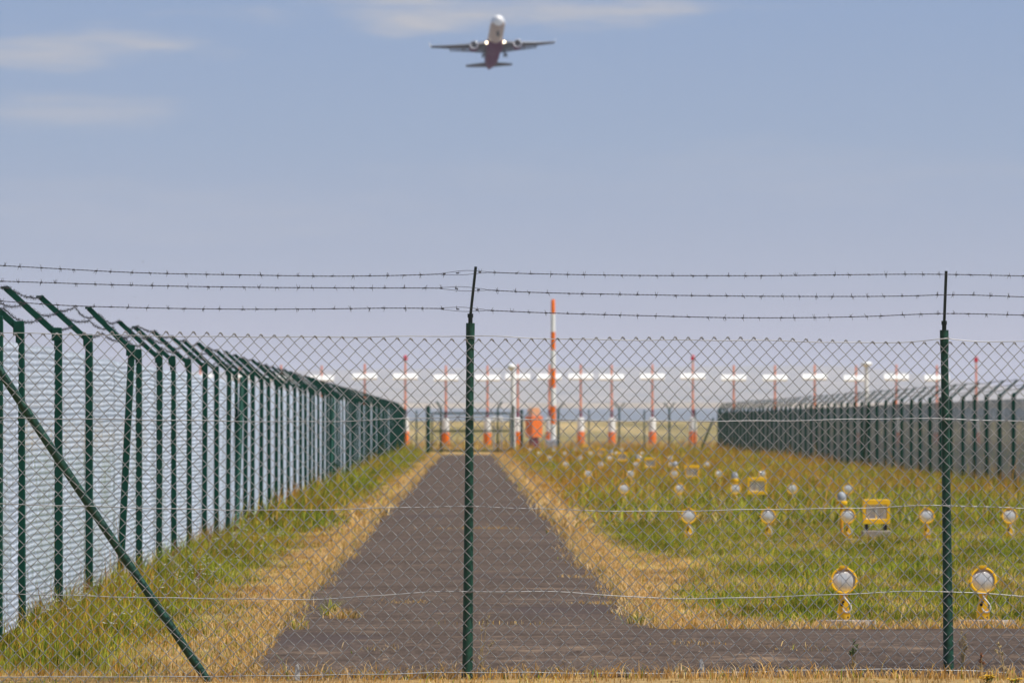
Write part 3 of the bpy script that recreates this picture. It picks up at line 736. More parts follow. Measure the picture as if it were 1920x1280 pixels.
for k in range(8):
    Y = 41.7+30*k
    for i in range(5):
        if k == 0 and i > 1: continue
        X = 4.75+(i-2)*1.0+rnd.uniform(-.02, .02)-(.0 if k else 0)
        if k == 0:
            lb = ('big yellow ground lamp in front row with dark slab edge, left of the right post', 'big yellow ground lamp in front row, right of the right fence post')[i]
        else:
            lb = f'round yellow ground lamp, {posn[i]} in the {ordn[k]} row back'
        o = place(LAMP, (X, Y+rnd.uniform(-.08, .08), -.01 if k else 0.0), lb, 'round ground lamps in rows of five')
        if k: o.rotation_euler.z = rnd.uniform(-.08, .08)
        if k == 0:
            s = slab(i); s.build('slab', M['concrete'], o)
    if k:
        place(FLASH, (4.75+.44, Y+1.2, 0), f'square yellow framed flash lamp beside the {ordn[k]} row of round lamps', 'square flash lamps')
        if k < 6: place(MARK, (4.87, Y+3.0, 0), f'short yellow post with grey dome behind the middle lamp of the {ordn[k]} row', 'domed marker posts')

# ------------------------------------------------------------------ far masts, poles, cabinets
YM = 382.0
def make_mast():
    r = thing('approach_mast', 'x', 'mast')
    m = MB(); m.tube([(0, 0, -.2), (0, 0, .92)], .25, 14); m.build('orange_base', M['orange'], r, True, 40)
    m = MB(); m.tube([(0, 0, .922), (0, 0, 1.80), (0, 0, 1.86)], [.245, .22, .13], 14); m.build('white_base', M['white'], r, True, 40)
    m = MB(); m.tube([(0, 0, 1.862), (0, 0, 2.35)], [.10, .09], 12); m.build('collar', M['maroon'], r, True, 40)
    m = MB(); m.tube([(0, 0, 2.352), (0, 0, 5.4)], [.070, .060], 12); m.build('pole', M['orange_pole'], r, True, 40)
    m = MB(); T_ = Matrix.Rotation(R(-35), 4, 'X'); m.box((-.43, -.10, 4.56), (.78, .14, .42), T_); m.box((.43, -.10, 4.56), (.78, .14, .42), T_); m.box((0, -.05, 4.56), (.13, .08, .26)); m.build('crossbar', M['white'], r)
    return r
MAST = make_mast()
mx = [376, 450, 527, 603, 684, 760, 836, 914, 971, 1030, 1089, 1147, 1223, 1299, 1376, 1453, 1528, 1605, 1681, 1757, 1831]
ordm = ['leftmost', 'second', 'third', 'fourth', 'fifth', 'sixth', 'seventh', 'eighth', 'ninth', 'tenth', 'eleventh', 'twelfth', 'thirteenth', 'fourteenth', 'fifteenth', 'sixteenth', 'seventeenth', 'eighteenth', 'nineteenth', 'twentieth', 'last']
for i, px in enumerate(mx):
    red = px in (760, 1299, 1831)
    lb = f'orange mast with white crossbar in the far row, {ordm[i]} from the left'
    if i == 0: lb = 'leftmost orange mast with white crossbar, showing above the left fence'
    if px == 760: lb = 'orange crossbar mast with red beacon, standing at the left fence end'
    if px == 1299: lb = 'orange crossbar mast with red beacon, just left of the right fence end'
    if px == 1831: lb = 'bare orange mast with red beacon and no crossbar, rightmost of the row'
    if i == 0: o = place(MAST, (PX(px, YM), YM, 0), lb, 'far row of orange masts')
    else: o = place(MAST, (PX(px, YM), YM+rnd.uniform(-.3, .3), rnd.uniform(-.08, .05)), lb, 'far row of orange masts')
    if px == 1831:
        for c in list(o.children):
            if c.name.startswith('crossbar'): bpy.data.objects.remove(c)
    if red:
        b = MB(); b.tube([(0.0, 0, 5.3), (.0, 0, 5.62)], .05, 8); b.build('bracket', M['yellow_old'], o)
        b = MB(); b.lathe([(.0, 5.62), (.12, 5.63), (.14, 5.75), (.12, 5.92), (.06, 5.98), (.0005, 6.0)], n=14); b.build('beacon', M['red'], o, True)
def banded():
    Y = 298.0; q = lambda py: EYE-(py-HY)/F*Y
    r = thing('banded_mast', 'tall pole banded orange and white rising behind the fence middle', 'mast', (PX(1037, Y), Y, 0))
    ys = [561, 588, 622, 656, 691, 727, 761, 795, 824]
    for i in range(8):
        ra = .10+.0065*i
        m = MB(); z1, z0 = q(ys[i]), q(ys[i+1])+.004
        m.tube([(0, 0, z0), (0, 0, z1-.06), (0, 0, z1)] if i == 0 else [(0, 0, z0), (0, 0, z1)], [ra+.006, ra, .07] if i == 0 else [ra+.006, ra], 14)
        m.build('orange_band' if i % 2 == 0 else 'white_band', M['orange'] if i % 2 == 0 else M['white'], r, True, 40)
    m = MB(); m.box((-.03, 0, .22), (.72, .5, .82), bev=.03); m.build('base_box', M['grey'], r)
banded()
def lamp_pole(px, Y, ytop, lab, s):
    zt = EYE-(ytop-HY)/F*Y
    r = thing('lamp_pole', lab, 'lamp pole', (PX(px, Y), Y, 0), group='white lamp poles')
    m = MB(); m.tube([(0, 0, -.1), (0, 0, zt-.25)], [.135, .115], 12); m.build('pole', M['white'], r, True, 40)
    m = MB(); m.lathe([(.05, zt-.28), (.12, zt-.22), (.30*s, zt-.14), (.33*s, zt-.05), (.25*s, zt+.05), (.08, zt+.07), (.0005, zt+.08)], c=(-.08 if s < 1 else 0, 0, 0), n=18); m.build('lamp_head', M['white'], r, True)
lamp_pole(962, 300.0, 685, 'white pole with a small round head, left of the banded mast', .72)
lamp_pole(1625, 330.0, 680, 'white pole with a wide round head above the right fence', 1.0)
def cabinet():
    Y = 300.0; r = thing('equipment_cabinet', 'bright orange cabinet with pale hood on a dark red pedestal', 'cabinet', (PX(1001, Y), Y, 0), R(35))
    q = lambda py: EYE-(py-HY)/F*Y; w = Y/F
    m = MB(); x = 12.5*w
    m.prism([(-x, q(780)), (-x*.86, q(819)), (x*.92, q(819)), (x, q(780))], -.3, .3); m.build('cabinet_body', M['orange'], r)
    m = MB(); m.prism([(-9*w, q(779.2)), (-9*w, q(769)), (-6*w, q(764)), (6*w, q(764)), (9*w, q(769)), (9*w, q(779.2))][::-1], -.22, .22); m.build('hood', M['peach'], r)
    m = MB(); m.prism([(-6*w, q(819.5)), (-7*w, q(850)), (7*w, q(850)), (6*w, q(819.5))], -.2, .2); m.build('pedestal', M['maroon'], r)
cabinet()
def white_box():
    Y = 310.0; q = lambda py: EYE-(py-HY)/F*Y
    r = thing('instrument_box', 'small white box on two legs beside the gate', 'box', (PX(933, Y), Y, 0)); m = MB()
    m.box((0, 0, (q(781)+q(790))/2), (.58, .3, q(781)-q(790)), bev=.03); m.build('box_body', M['white'], r)
    for s in (-1, 1): m = MB(); m.tube([(s*.2, 0, -.1), (s*.2, 0, q(790))], .03, 8); m.build('leg', M['grey'], r)
white_box()
# white marker stakes at the fence foot
def stake(px, ytop, ybot, w, Y, lab, lean):
    zt = EYE-(ytop-HY)/F*Y; s = w*Y/F; m = MB(); h = zt+.3
    m.prism([(-s/2, -.3), (s/2, -.3), (s/2, zt-.04), (s*.1, zt), (-s*.35, zt-.012), (-s/2, zt-.05)], -.014, .014)
    o = m.build('marker_stake', M['stake']); o.location = (PX(px, Y), Y, 0); o.rotation_euler = (0, lean, .2); tag(o, lab, 'stake', 'white marker stakes')
stake(558, 1243, 1290, 8.5, 34.95, 'pale wooden stake at the fence foot left of the middle post', R(1))
stake(1315, 1234, 1252, 8, 35.5, 'stubby pale stake at the fence foot between the two posts', R(-2))

# ------------------------------------------------------------------ airliner
def airliner():
    white = mat('white_aircraft_paint', (.80, .79, .78), .3, 0, .04, .3); belly = mat('shaded_belly_paint', (.40, .27, .19), .4, 0, .06, .3)  # belly colour carries the underside's shade and warm ground bounce
    maroon = mat('maroon_aircraft_paint', (.085, .0005, .034), .65, 0, .1, .3, spec=.04); gry = mat('grey_wing_paint', (.045, .038, .032), .6, 0, .1, .3, spec=.1)
    slat = mat('bare_metal_slat', (.7, .7, .72), .3, .6); dark = mat('dark_engine_core', (.01, .01, .012), .6)
    Y = 1490.0
    r = thing('airliner', 'white and maroon airliner climbing head-on with landing lights lit', 'airplane')
    Lg = 44.5; W0 = 17.0                     # wing position along the body; +Y is aft of the nose
    def ring(s):
        if s < 6: rr = 1.98*math.sqrt(max(0, 1-((6-s)/6)**2.1)); zc = -.35*(1-s/6)**1.5
        elif s < 29: rr, zc = 1.98, 0
        else: t = (s-29)/15.5; rr = 1.98*(1-t**1.7)+.22*t; zc = 1.25*t**1.5
        return max(rr, .04), zc
    st = [0, .15, .5, 1, 1.8, 2.8, 4, 5, 6, 8, 10, 12, 14, 15.5, 17, 20, 23, 26, 29, 31, 33, 35, 37, 39, 41, 43, 44.5]
    def body(a, b, f=1.0):
        m = MB(); n = 28; ss = [s for s in st if a <= s <= b]; vs_ = []; fs = []
        for s in ss:
            rr, zc = ring(s); vs_ += [(rr*f*math.cos(2*math.pi*k/n), s, zc+rr*f*1.04*math.sin(2*math.pi*k/n)) for k in range(n)]
        for i in range(len(ss)-1):
            for k in range(n): k2 = (k+1) % n; fs.append((i*n+k, i*n+k2, i*n+n+k2, i*n+n+k))
        if a == 0: fs.append(tuple(range(n)))
        if b == 44.5: fs.append(tuple(range((len(ss)-1)*n, len(ss)*n)))
        m.add(vs_, fs); return m, n, ss
    m, n, ss = body(0, 44.5)
    for i, f in enumerate(m.f):
        row = i//n; k = i % n
        if row < len(ss)-1:
            s = (ss[row]+ss[row+1])/2; low = n/2 < k < n-1
            m.mi[i] = 2 if (s > 15.2 and (low or s > 30)) else (1 if (low and s > 2.2) else 0)
    fus = m.build('fuselage', [white, belly, maroon], r, True)
    w = MB()
    for k in (-1, 0, 1): w.add([(k*.62-.27, 1.9+abs(k)*.22, .93-.05*abs(k)), (k*.62+.27, 1.9+abs(k)*.22, .93-.05*abs(k)), (k*.58+.24, 2.45+abs(k)*.2, 1.33-.1*abs(k)), (k*.58-.24, 2.45+abs(k)*.2, 1.33-.1*abs(k))], [(0, 1, 2, 3)])
    w.build('cockpit_window', dark, fus)
    f = MB(); f.lathe([(.01, -6), (1.2, -5.2), (1.75, -3.5), (1.9, 0), (1.75, 3.2), (1.0, 5.0), (.01, 5.6)], n=20, M=Matrix.Translation((0, 19.5, -.95)) @ Matrix.Rotation(R(-90), 4, 'X') @ Matrix.Diagonal((1.25, .95, 1, 1))); f.build('wing_fairing', maroon, fus, True)
    def foil(stations, mt, name, parent, tilt=0):
        m_ = MB(); prof = [(0, 0), (.03, .055), (.15, .085), (.4, .09), (.7, .05), (1, 0), (.7, -.02), (.4, -.035), (.15, -.04), (.03, -.03)]
        np_ = len(prof); vs_ = []; fs = []
        for (x, y, z, c, th) in stations: vs_ += [(x, y+u*c, z+v*c*th) for u, v in prof]
        for i in range(len(stations)-1):
            for k in range(np_): k2 = (k+1) % np_; fs.append((i*np_+k, i*np_+k2, i*np_+np_+k2, i*np_+np_+k))
        fs += [tuple(range(np_)), tuple(range((len(stations)-1)*np_, len(stations)*np_))]
        m_.add(vs_, fs); return m_.build(name, mt, parent, True, 50)
    for s in (-1, 1):
        wing = foil([(s*1.2, W0-1.2, -1.25, 7.4, 1.3), (s*6.4, W0+1.8, -.55, 4.2, 1.25), (s*11.5, W0+4.5, .25, 2.8, 1.1), (s*16.4, W0+7.1, 1.15, 1.5, 1.0)], gry, 'wing', r)
        m = MB(); m.tube([(s*1.9, W0-.86, -1.12), (s*6.4, W0+1.74, -.52), (s*11.5, W0+4.45, .28), (s*16.3, W0+7.0, 1.14)], [.17, .15, .11, .06], 8); m.build('slat', slat, wing, True)
        m = MB(); m.add([(s*16.3, W0+7.2, 1.1), (s*16.75, W0+8.5, 2.75), (s*16.75, W0+9.2, 2.75), (s*16.4, W0+8.7, 1.15), (s*16.36, W0+7.2, 1.1), (s*16.81, W0+8.5, 2.75), (s*16.81, W0+9.2, 2.75), (s*16.46, W0+8.7, 1.15)], [(0, 1, 2, 3), (4, 7, 6, 5), (0, 4, 5, 1), (1, 5, 6, 2), (2, 6, 7, 3), (3, 7, 4, 0)]); m.build('winglet', white, wing)
        for x in (4.6, 8.0, 11.3):
            m = MB(); yy = W0+4.6+(x-4.6)*.32; zz = -.95+(x-4.6)*.16; m.tube([(s*x, yy-1.2, zz+.1), (s*x, yy, zz-.22), (s*x, yy+1.6, zz-.45)], [.08, .24, .05], 8); m.build('flap_fairing', gry, wing, True)
        # flaps lowered behind the wing
        m = MB(); m.add([(s*2.0, W0+5.6, -1.45), (s*6.6, W0+5.6, -.95), (s*11.0, W0+7.0, -.2), (s*11.0, W0+7.5, -.35), (s*6.6, W0+6.3, -1.15), (s*2.0, W0+6.3, -1.7),
                         (s*2.0, W0+5.6, -1.35), (s*6.6, W0+5.6, -.85), (s*11.0, W0+7.0, -.1), (s*11.0, W0+7.5, -.3), (s*6.6, W0+6.3, -1.1), (s*2.0, W0+6.3, -1.65)],
                        [(0, 1, 4, 5), (1, 2, 3, 4), (6, 11, 10, 7), (7, 10, 9, 8), (0, 5, 11, 6), (5, 4, 10, 11), (4, 3, 9, 10), (3, 2, 8, 9)]); m.build('flap', gry, wing)
        MT = Matrix.Translation((s*5.75, W0-2.0, -2.05)) @ Matrix.Rotation(R(-90), 4, 'X')
        e = MB(); e.lathe([(.88, .35), (.95, 0), (1.08, .08), (1.16, .6), (1.17, 1.6), (1.02, 3.0), (.72, 3.9), (.45, 4.4)], n=24, M=MT); eng = e.build('engine', [maroon], r, True)
        e = MB(); e.lathe([(.90, .02), (.96, -.05), (1.05, .0), (1.10, .12), (1.095, .16)], n=24, M=MT); e.build('intake_lip', slat, eng, True)
        e = MB(); e.lathe([(.90, .3), (.3, .32), (.28, .3), (.0, -.05)], n=24, M=MT); e.build('fan', dark, eng, True)
        e = MB(); e.prism([(-.14, -1.2), (.14, -1.2), (.14, -.6), (-.14, -.6)], W0-.4, W0+2.6); py = e.build('pylon', gry, eng); py.location = (s*5.75, 0, 0)
        l = MB(); l.lathe([(.0005, -.2), (.25, -.16), (.38, 0), (.3, .15)], n=14, M=Matrix.Translation((s*2.25, W0-.95, -1.25)) @ Matrix.Rotation(R(-90), 4, 'X'))
        em = bpy.data.materials.new('landing_light'); em.use_nodes = True; b_ = em.node_tree.nodes['Principled BSDF']; b_.inputs['Emission Color'].default_value = (1, .84, .58, 1); b_.inputs['Emission Strength'].default_value = 5; b_.inputs['Base Color'].default_value = (.9, .85, .75, 1)
        l.build('landing_light', em, r, True)
        g = MB(); g.tube([(s*2.5, W0+4.4, -1.3), (s*2.85, W0+4.5, -3.0)], .16, 8); gear = g.build('landing_gear', dark, r, True)
        for q in (-.3, .3): g = MB(); g.lathe([(.05, -.16), (.5, -.17), (.58, -.1), (.58, .1), (.5, .17), (.05, .16)], n=18, M=Matrix.Translation((s*2.85+q*1.1, W0+4.5, -3.05)) @ Matrix.Rotation(R(90), 4, 'Y')); g.build('wheel', dark, gear, True)
        foil([(s*.5, 38.6, 1.05, 4.0, .8), (s*6.2, 41.7, 1.55, 1.6, .8)], gry, 'tailplane', r)
    foil([], gry, 'x', r) if False else None
    v = MB(); v.prism([(-.16, 1.6), (.16, 1.6), (.10, 7.6), (-.10, 7.6)], 0, 1.0); fin = v.build('fin', maroon, r)
    for vv in fin.data.vertices:
        t = (vv.co.z-1.6)/6.0; y0 = 36.2+5.6*t; c = 5.9-3.7*t; vv.co.y = y0+vv.co.y*c
    g = MB(); g.prism([(-.35, -1.93), (.35, -1.93), (.35, -2.10), (-.35, -2.10)], 5.0, 7.4); g.build('gear_bay', dark, fus)
    g = MB(); g.tube([(0, 6.0, -1.9), (0, 5.6, -3.0)], .1, 8); ng = g.build('nose_gear', dark, r, True)
    for q in (-.25, .25): g = MB(); g.lathe([(.05, -.1), (.34, -.11), (.38, -.06), (.38, .06), (.34, .11), (.05, .1)], n=16, M=Matrix.Translation((q, 5.6, -3.0)) @ Matrix.Rotation(R(90), 4, 'Y')); g.build('wheel', dark, ng, True)
    rot = Matrix.Rotation(R(3.2), 3, 'Z') @ Matrix.Rotation(R(-15.6), 3, 'X') @ Matrix.Rotation(R(-2.4), 3, 'Y')
    r.rotation_euler = rot.to_euler()
    nose = P(935, 32, Y); r.location = nose
    return r
airliner()

# tiny birds
def bird(px, py, Y, span, lab, a):
    m = MB(); h = span/2
    m.tube([(0, -span*.22, 0), (0, -span*.1, .0), (0, span*.1, 0), (0, span*.3, 0)], [.01, span*.05, span*.04, .004], 8)
    for s in (-1, 1): m.add([(0, -span*.1, .01), (s*h*.55, -span*.14, h*a), (s*h, span*.05, h*a*.6), (s*h*.5, span*.06, h*a*.9), (0, span*.08, .01), (s*h*.5, -span*.03, h*a-.01)], [(0, 1, 3, 4), (1, 2, 3), (0, 4, 3, 5)])
    o = m.build('bird', mat('dark_bird', (.05, .05, .06), .7)); o.location = P(px, py, Y); o.rotation_euler = (0, 0, R(25)); tag(o, lab, 'bird', 'birds over the left fence')
bird(268, 491.5, 180, .13, 'tiny dark bird above the top barbed wire', .25)
bird(252, 556.5, 180, .08, 'tiny dark bird between the middle and lowest barbed wires', .3)
bird(255, 597.5, 180, .09, 'tiny dark bird below the lowest barbed wire', .2)

# ------------------------------------------------------------------ grass
def blades(X, Y, Z, h, w, lean, cb, ct, seed):
    rr = np.random.default_rng(seed); n = len(X); a = rr.uniform(0, np.pi, n); dx, dy = np.cos(a)*w/2, np.sin(a)*w/2
    la = rr.uniform(0, 2*np.pi, n); lx, ly = np.cos(la)*lean*h*1.3+.10*h, np.sin(la)*lean*h*1.3
    V = np.empty((n, 5, 3)); Bz = Z-.02
    V[:, 0] = np.stack([X-dx, Y-dy, Bz], -1); V[:, 1] = np.stack([X+dx, Y+dy, Bz], -1)
    mx_, my_, mz = X+lx*.35, Y+ly*.35, Z+h*.6
    V[:, 2] = np.stack([mx_+dx*.75, my_+dy*.75, mz], -1); V[:, 3] = np.stack([mx_-dx*.75, my_-dy*.75, mz], -1)
    V[:, 4] = np.stack([X+lx, Y+ly, Z+h], -1)
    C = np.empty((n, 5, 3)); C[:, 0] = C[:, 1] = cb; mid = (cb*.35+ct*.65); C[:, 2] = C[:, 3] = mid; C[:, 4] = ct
    return V, C
def scatter(n, x0, x1, y0, y1, seed):
    rr = np.random.default_rng(seed); Y = rr.uniform(y0, y1, n); X = rr.uniform(0, 1, n)
    lo = x0(Y) if callable(x0) else x0; hi = x1(Y) if callable(x1) else x1
    return lo+(hi-lo)*X, Y, rr
def pick(dry, rust, rr, n):
    u = rr.random(n); g = GREEN*(1+.35*rr.normal(size=(n, 1)).clip(-1.2, 1.6)); gl = np.where((rr.random(n) < .34)[:, None], LIME, g)
    gl = np.where((rr.random(n) < .22)[:, None], OLIVE, gl)
    s = np.where((rr.random(n) < .38)[:, None], GOLD, STRAW)*(1+.18*rr.normal(size=(n, 1)).clip(-2, 2)); s = np.where((rr.random(n) < .12)[:, None], PALE, s)
    isdry = u < dry
    c = np.where(isdry[:, None], s, gl); isr = rr.random(n) < rust
    return np.clip(c, .01, .9), isdry, isr
def grass_all():
    Vs = []; Cs = []
    def emit(n, x0, x1, y0, y1, seed, hm, wm, pathgrow=0.0, thin=None, hfn=None, rustk=1.0):
        X, Y, rr = scatter(n, x0, x1, y0, y1, seed)
        keep = ~on_path(X, Y, pathgrow)
        den = fbm(X*1.1+5, Y*.35+77, 3); keep &= rr.random(n) < np.clip(.35+1.3*den, 0, 1)
        X, Y = X[keep], Y[keep]; n = len(X); dry, rust = zone(X, Y)
        col, isdry, isr = pick(dry, rust*rustk, rr, n)
        h = hm*rr.lognormal(0, .32, n)*(.62+.75*fbm(X*.7+11, Y*.25+3, 3))*np.where(isdry, .62, 1.0)
        if hfn is not None: h = h*hfn(X, Y)
        w = wm*rr.uniform(.7, 1.4, n)
        cl = fbm(X*5.5+3, Y*2.2+71, 3); h = h*(.45+1.25*sstep(.30, .72, cl)); tone = (.68+.62*sstep(.28, .70, fbm(X*3.6+19, Y*1.3+7, 3)))[:, None]; col = np.clip(col*tone, .008, .95)
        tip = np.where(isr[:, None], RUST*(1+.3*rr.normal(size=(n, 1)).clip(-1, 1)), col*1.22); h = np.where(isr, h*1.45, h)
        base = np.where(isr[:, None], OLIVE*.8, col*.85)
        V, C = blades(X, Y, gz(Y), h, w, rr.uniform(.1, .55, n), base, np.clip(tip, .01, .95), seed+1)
        Vs.append(V); Cs.append(C)
    def lampclear(X, Y):            # the grass is kept short just in front of each fitting
        k = np.round((Y+.35-41.7)/30); d = 41.7+30*k-Y; ok = (d > -.15) & (d < 1.1)
        off = X-4.75; near_l = (np.abs(off-np.round(off)) < .13) & (np.abs(off) < 2.3) | (np.abs(off-.44) < .2)
        return np.where(ok & near_l, .42, 1.0)
    nearpath = lambda X, Y: np.where(X > 0, .30+.70*sstep(1.35, 2.5, X)*1.0, .35+1.05*sstep(-1.9, -2.9, X))*np.where((Y < 42.1) & (X > 0), .28+.72*sstep(41.78, 42.1, Y), 1)*lampclear(X, Y)
    emit(22000, -5.2, 6.5, 31.8, 35.75, 100, .034, .0055, 0, rustk=.5)
    emit(26000, -5.2, -1.3, 35.5, 41.2, 101, .072, .006, 0, None, lambda X, Y: .45+.75*sstep(-1.7, -2.6, X))
    emit(80000, -3.6, -1.2, 40, 75, 102, .070, .006, 0, None, nearpath)
    emit(300000, 1.2, lambda Y: .100*Y+2.2, 40.6, 82, 103, .056, .0062, 0, None, nearpath)
    emit(60000, -3.4, -1.1, 75, 284, 104, .13, .017, 0, None, nearpath)
    emit(190000, 1.2, 14.5, 80, 200, 105, .13, .016, 0, None, nearpath)
    emit(70000, 1.2, 14.0, 200, 288, 106, .17, .026, 0, None, nearpath)
    emit(26000, -12, 42, 286, 420, 107, .22, .045)
    emit(9000, 12.8, 30, 110, 285, 108, .28, .03)
    # loose straw tufts on the asphalt and on its seams
    def tuft(px, py, sx, sy, n, seed, hm=.05, dryv=.95):
        Yc = EYE*F/(py-HY); rr = np.random.default_rng(seed); X = PX(px, Yc)+rr.normal(0, sx, n); Y = Yc+rr.normal(0, sy, n)
        col, isdry, isr = pick(np.full(n, dryv), np.zeros(n), rr, n)
        V, C = blades(X, Y, gz(Y)+.02, hm*rr.lognormal(0, .4, n), .006*rr.uniform(.7, 1.4, n), rr.uniform(.3, 1.1, n), col*.9, np.clip(col*1.2, .01, .95), seed+3); Vs.append(V); Cs.append(C)
    tuft(643, 1161, .060, .07, 330, 201, .04, .86); tuft(620, 1156, .025, .05, 120, 202, .065, .25)
    tuft(1165, 1135, .22, .05, 260, 203, .02); tuft(920, 1172, .2, .05, 60, 204, .015); tuft(1255, 880, .1, .6, 50, 205)
    tuft(905, 994, .30, .10, 260, 206, .028, 1.0); tuft(1098, 978, .12, .12, 160, 207, .05, .9); tuft(560, 1180, .03, .08, 120, 208, .05, .5); tuft(1208, 1170, .05, .06, 120, 209, .05, .4)
    for i, (px, py, k) in enumerate(((1090, 1085, 90), (760, 1135, 60), (780, 1132, 40), (700, 1215, 40), (1300, 1210, 60), (1500, 1215, 40))): tuft(px, py, .10, .12, k, 230+i, .018)
    # ragged hem of dead grass lapping over the track edges
    for i, (yy0, yy1, n) in enumerate(((41, 75, 9000), (75, 260, 6000))):
        for side in (-1, 1):
            rr = np.random.default_rng(300+i*2+side); Y = rr.uniform(yy0, yy1, n); e = pl(Y) if side < 0 else pr(Y)
            X = e+side*rr.normal(.04, .07 if side < 0 else .11, n); col, isdry, isr = pick(np.full(n, .93), np.zeros(n), rr, n)
            V, C = blades(X, Y, gz(Y)+.01, .045*rr.lognormal(0, .4, n)*(1+i), (.008, .02)[i]*rr.uniform(.7, 1.3, n), rr.uniform(.3, 1.0, n), col*.9, np.clip(col*1.15, .01, .95), 310+i*2+side); Vs.append(V); Cs.append(C)
    n = 9000; rr = np.random.default_rng(350); X = rr.uniform(-1.9, 8, n); e = .18*(fbm(X*1.4, 0*X+3.7, 4)-.5)*2; Y = np.where(rr.random(n) < .6, 40.78+e+rr.normal(.1, .12, n), 35.3+e*.6+rr.normal(-.08, .1, n))
    ok = ~((Y > 38) & (X > -1.4) & (X < 1.3)); X, Y = X[ok], Y[ok]; n = len(X)
    col, isdry, isr = pick(np.full(n, .9), np.zeros(n), rr, n); V, C = blades(X, Y, gz(Y)+.008, .05*rr.lognormal(0, .4, n), .007*rr.uniform(.7, 1.3, n), rr.uniform(.3, 1.0, n), col*.9, np.clip(col*1.15, .01, .95), 351); Vs.append(V); Cs.append(C)
    n = 2600; rr = np.random.default_rng(360); Y = rr.uniform(35.2, 41.2, n); X = -1.365-.012*(Y-38)+.11*(fbm(Y*2.1, 0*Y+9.3, 4)-.5)*2-np.abs(rr.normal(0, .16, n))+.06
    col, isdry, isr = pick(np.full(n, .88), np.zeros(n), rr, n); V, C = blades(X, Y, gz(Y)+.005, .04*rr.lognormal(0, .4, n), .0065*rr.uniform(.7, 1.3, n), rr.uniform(.3, 1.0, n), col*.9, np.clip(col*1.15, .01, .95), 361); Vs.append(V); Cs.append(C)
    V = np.concatenate(Vs); C = np.concatenate(Cs); n = len(V); b = np.arange(n)[:, None]*5
    me = np_mesh('grass', V.reshape(-1, 3), b+np.array([[0, 1, 2, 3]]), b+np.array([[3, 2, 4]]))
    set_attr(me, C.reshape(-1, 3))
    o = link('grass', me, None, attr_mat('grass_blades')); tag(o, 'green and straw coloured grass covering the field and verges', 'grass', kind='stuff')
grass_all()
# small white flower heads in the left verge and field
def flowers():
    rr = np.random.default_rng(77); V = []; T = []
    pts = [(x, y) for x, y in zip(rr.uniform(-3.0, -2.1, 170), rr.uniform(37, 75, 170))]+[(x, y) for x, y in zip(rr.uniform(2.5, 8, 60), rr.uniform(43, 75, 60))]
    for x, y in pts:
        z = float(gz(y))+rr.uniform(.12, .30)
        for q in range(5):
            c = np.array((x, y, z))+rr.normal(0, .010, 3)*np.array((1, 1, .4)); b = len(V); r_ = rr.uniform(.004, .008)
            V += [c+np.array((r_, 0, 0)), c+np.array((0, r_, r_*.3)), c+np.array((-r_, 0, 0)), c+np.array((0, -r_, r_*.3)), c+np.array((0, 0, r_))]
            T += [(b, b+1, b+4), (b+1, b+2, b+4), (b+2, b+3, b+4), (b+3, b, b+4), (b, b+3, b+1), (b+1, b+3, b+2)]
    tag(link('wildflowers', np_mesh('wildflowers', np.array(V), None, np.array(T)), None, mat('white_petals', (.72, .70, .58), .8)), 'tiny white flower heads scattered through the verge grass', 'flowers', kind='stuff')
flowers()
# individual tall weeds
M['straw'] = mat('dry_straw_stem', (.52, .38, .18), .8, 0, .25, 20); M['seed'] = mat('rusty_seed_head', (.30, .13, .055), .9, 0, .3, 30); M['buff'] = mat('buff_seed_head', (.46, .36, .18), .9, 0, .3, 30)
M['leafg'] = mat('weed_leaf', (.10, .16, .04), .7, 0, .3, 20); M['petal'] = mat('yellow_petals', (.80, .50, .015), .6, 0, .15, 40)
def stalk(px, Y, ytop, lab, head, lean=(.05, 0), n=3, seed=0, group=None):
    rr = random.Random(seed); X = PX(px, Y); z0 = float(gz(Y)); zt = EYE-(ytop-HY)/F*Y; h = zt-z0
    r = thing('tall_weed', lab, 'weed', (X, Y, z0), group=group)
    for i in range(n):
        s = MB(); hd = MB()
        k = 1 if i == 0 else rr.uniform(.55, .92); lx, ly = lean[0]*h+rr.uniform(-.12, .12)*h*(i > 0), rr.uniform(-.1, .1)*h
        pts = [Vector((rr.uniform(-.01, .01), rr.uniform(-.01, .01), -.02)), Vector((lx*.3, ly*.3, h*k*.45)), Vector((lx*.65, ly*.65, h*k*.8)), Vector((lx, ly, h*k))]
        s.tube(pts, [.0028, .0024, .0018, .0010], 5)
        for q in range(16):
            t = rr.uniform(.0, 1); p = pts[2]+(pts[3]-pts[2])*t; d = Vector((rr.uniform(-1, 1), rr.uniform(-1, 1), rr.uniform(.2, 1.2))).normalized()*rr.uniform(.012, .028)*(1.1-t*.5)
            hd.tube([p, p+d*.5, p+d], [.0012, .0034, .0006], 4)
        for q in range(2):
            t = rr.uniform(.1, .5); p = pts[0]+(pts[1]-pts[0])*t*2 if t < .5 else pts[1]; d = Vector((rr.uniform(-1, 1), rr.uniform(-.5, .5), .8))*h*.22
            w = Vector((.004, 0, 0)); s.add([p-w, p+w, p+d*.6+w*.7+Vector((0, 0, .01)), p+d*.6-w*.7+Vector((0, 0, .01)), p+d], [(0, 1, 2, 3), (3, 2, 4)])
        st_ = s.build('stem', M['straw'], r); hd.build('seed_head', head, st_)
    return r
stalk(900, 35.6, 1150, 'dry forked grass stalk beside the middle fence post', M['buff'], (.16, 0), 3, 1)
stalk(1806, 35.9, 1175, 'dry straw tuft at the foot of the right fence post', M['buff'], (-.05, 0), 6, 2)
stalk(1884, 35.7, 1205, 'bent straw stalk with thick seed head near the right edge', M['buff'], (-.22, 0), 3, 3)
stalk(1840, 35.6, 1225, 'short rust coloured weed behind the yellow flowers', M['seed'], (.02, 0), 4, 4)
stalk(1600, 35.7, 1200, 'green topped weed between lamp and fence foot left of right post', M['leafg'], (.02, 0), 5, 5)
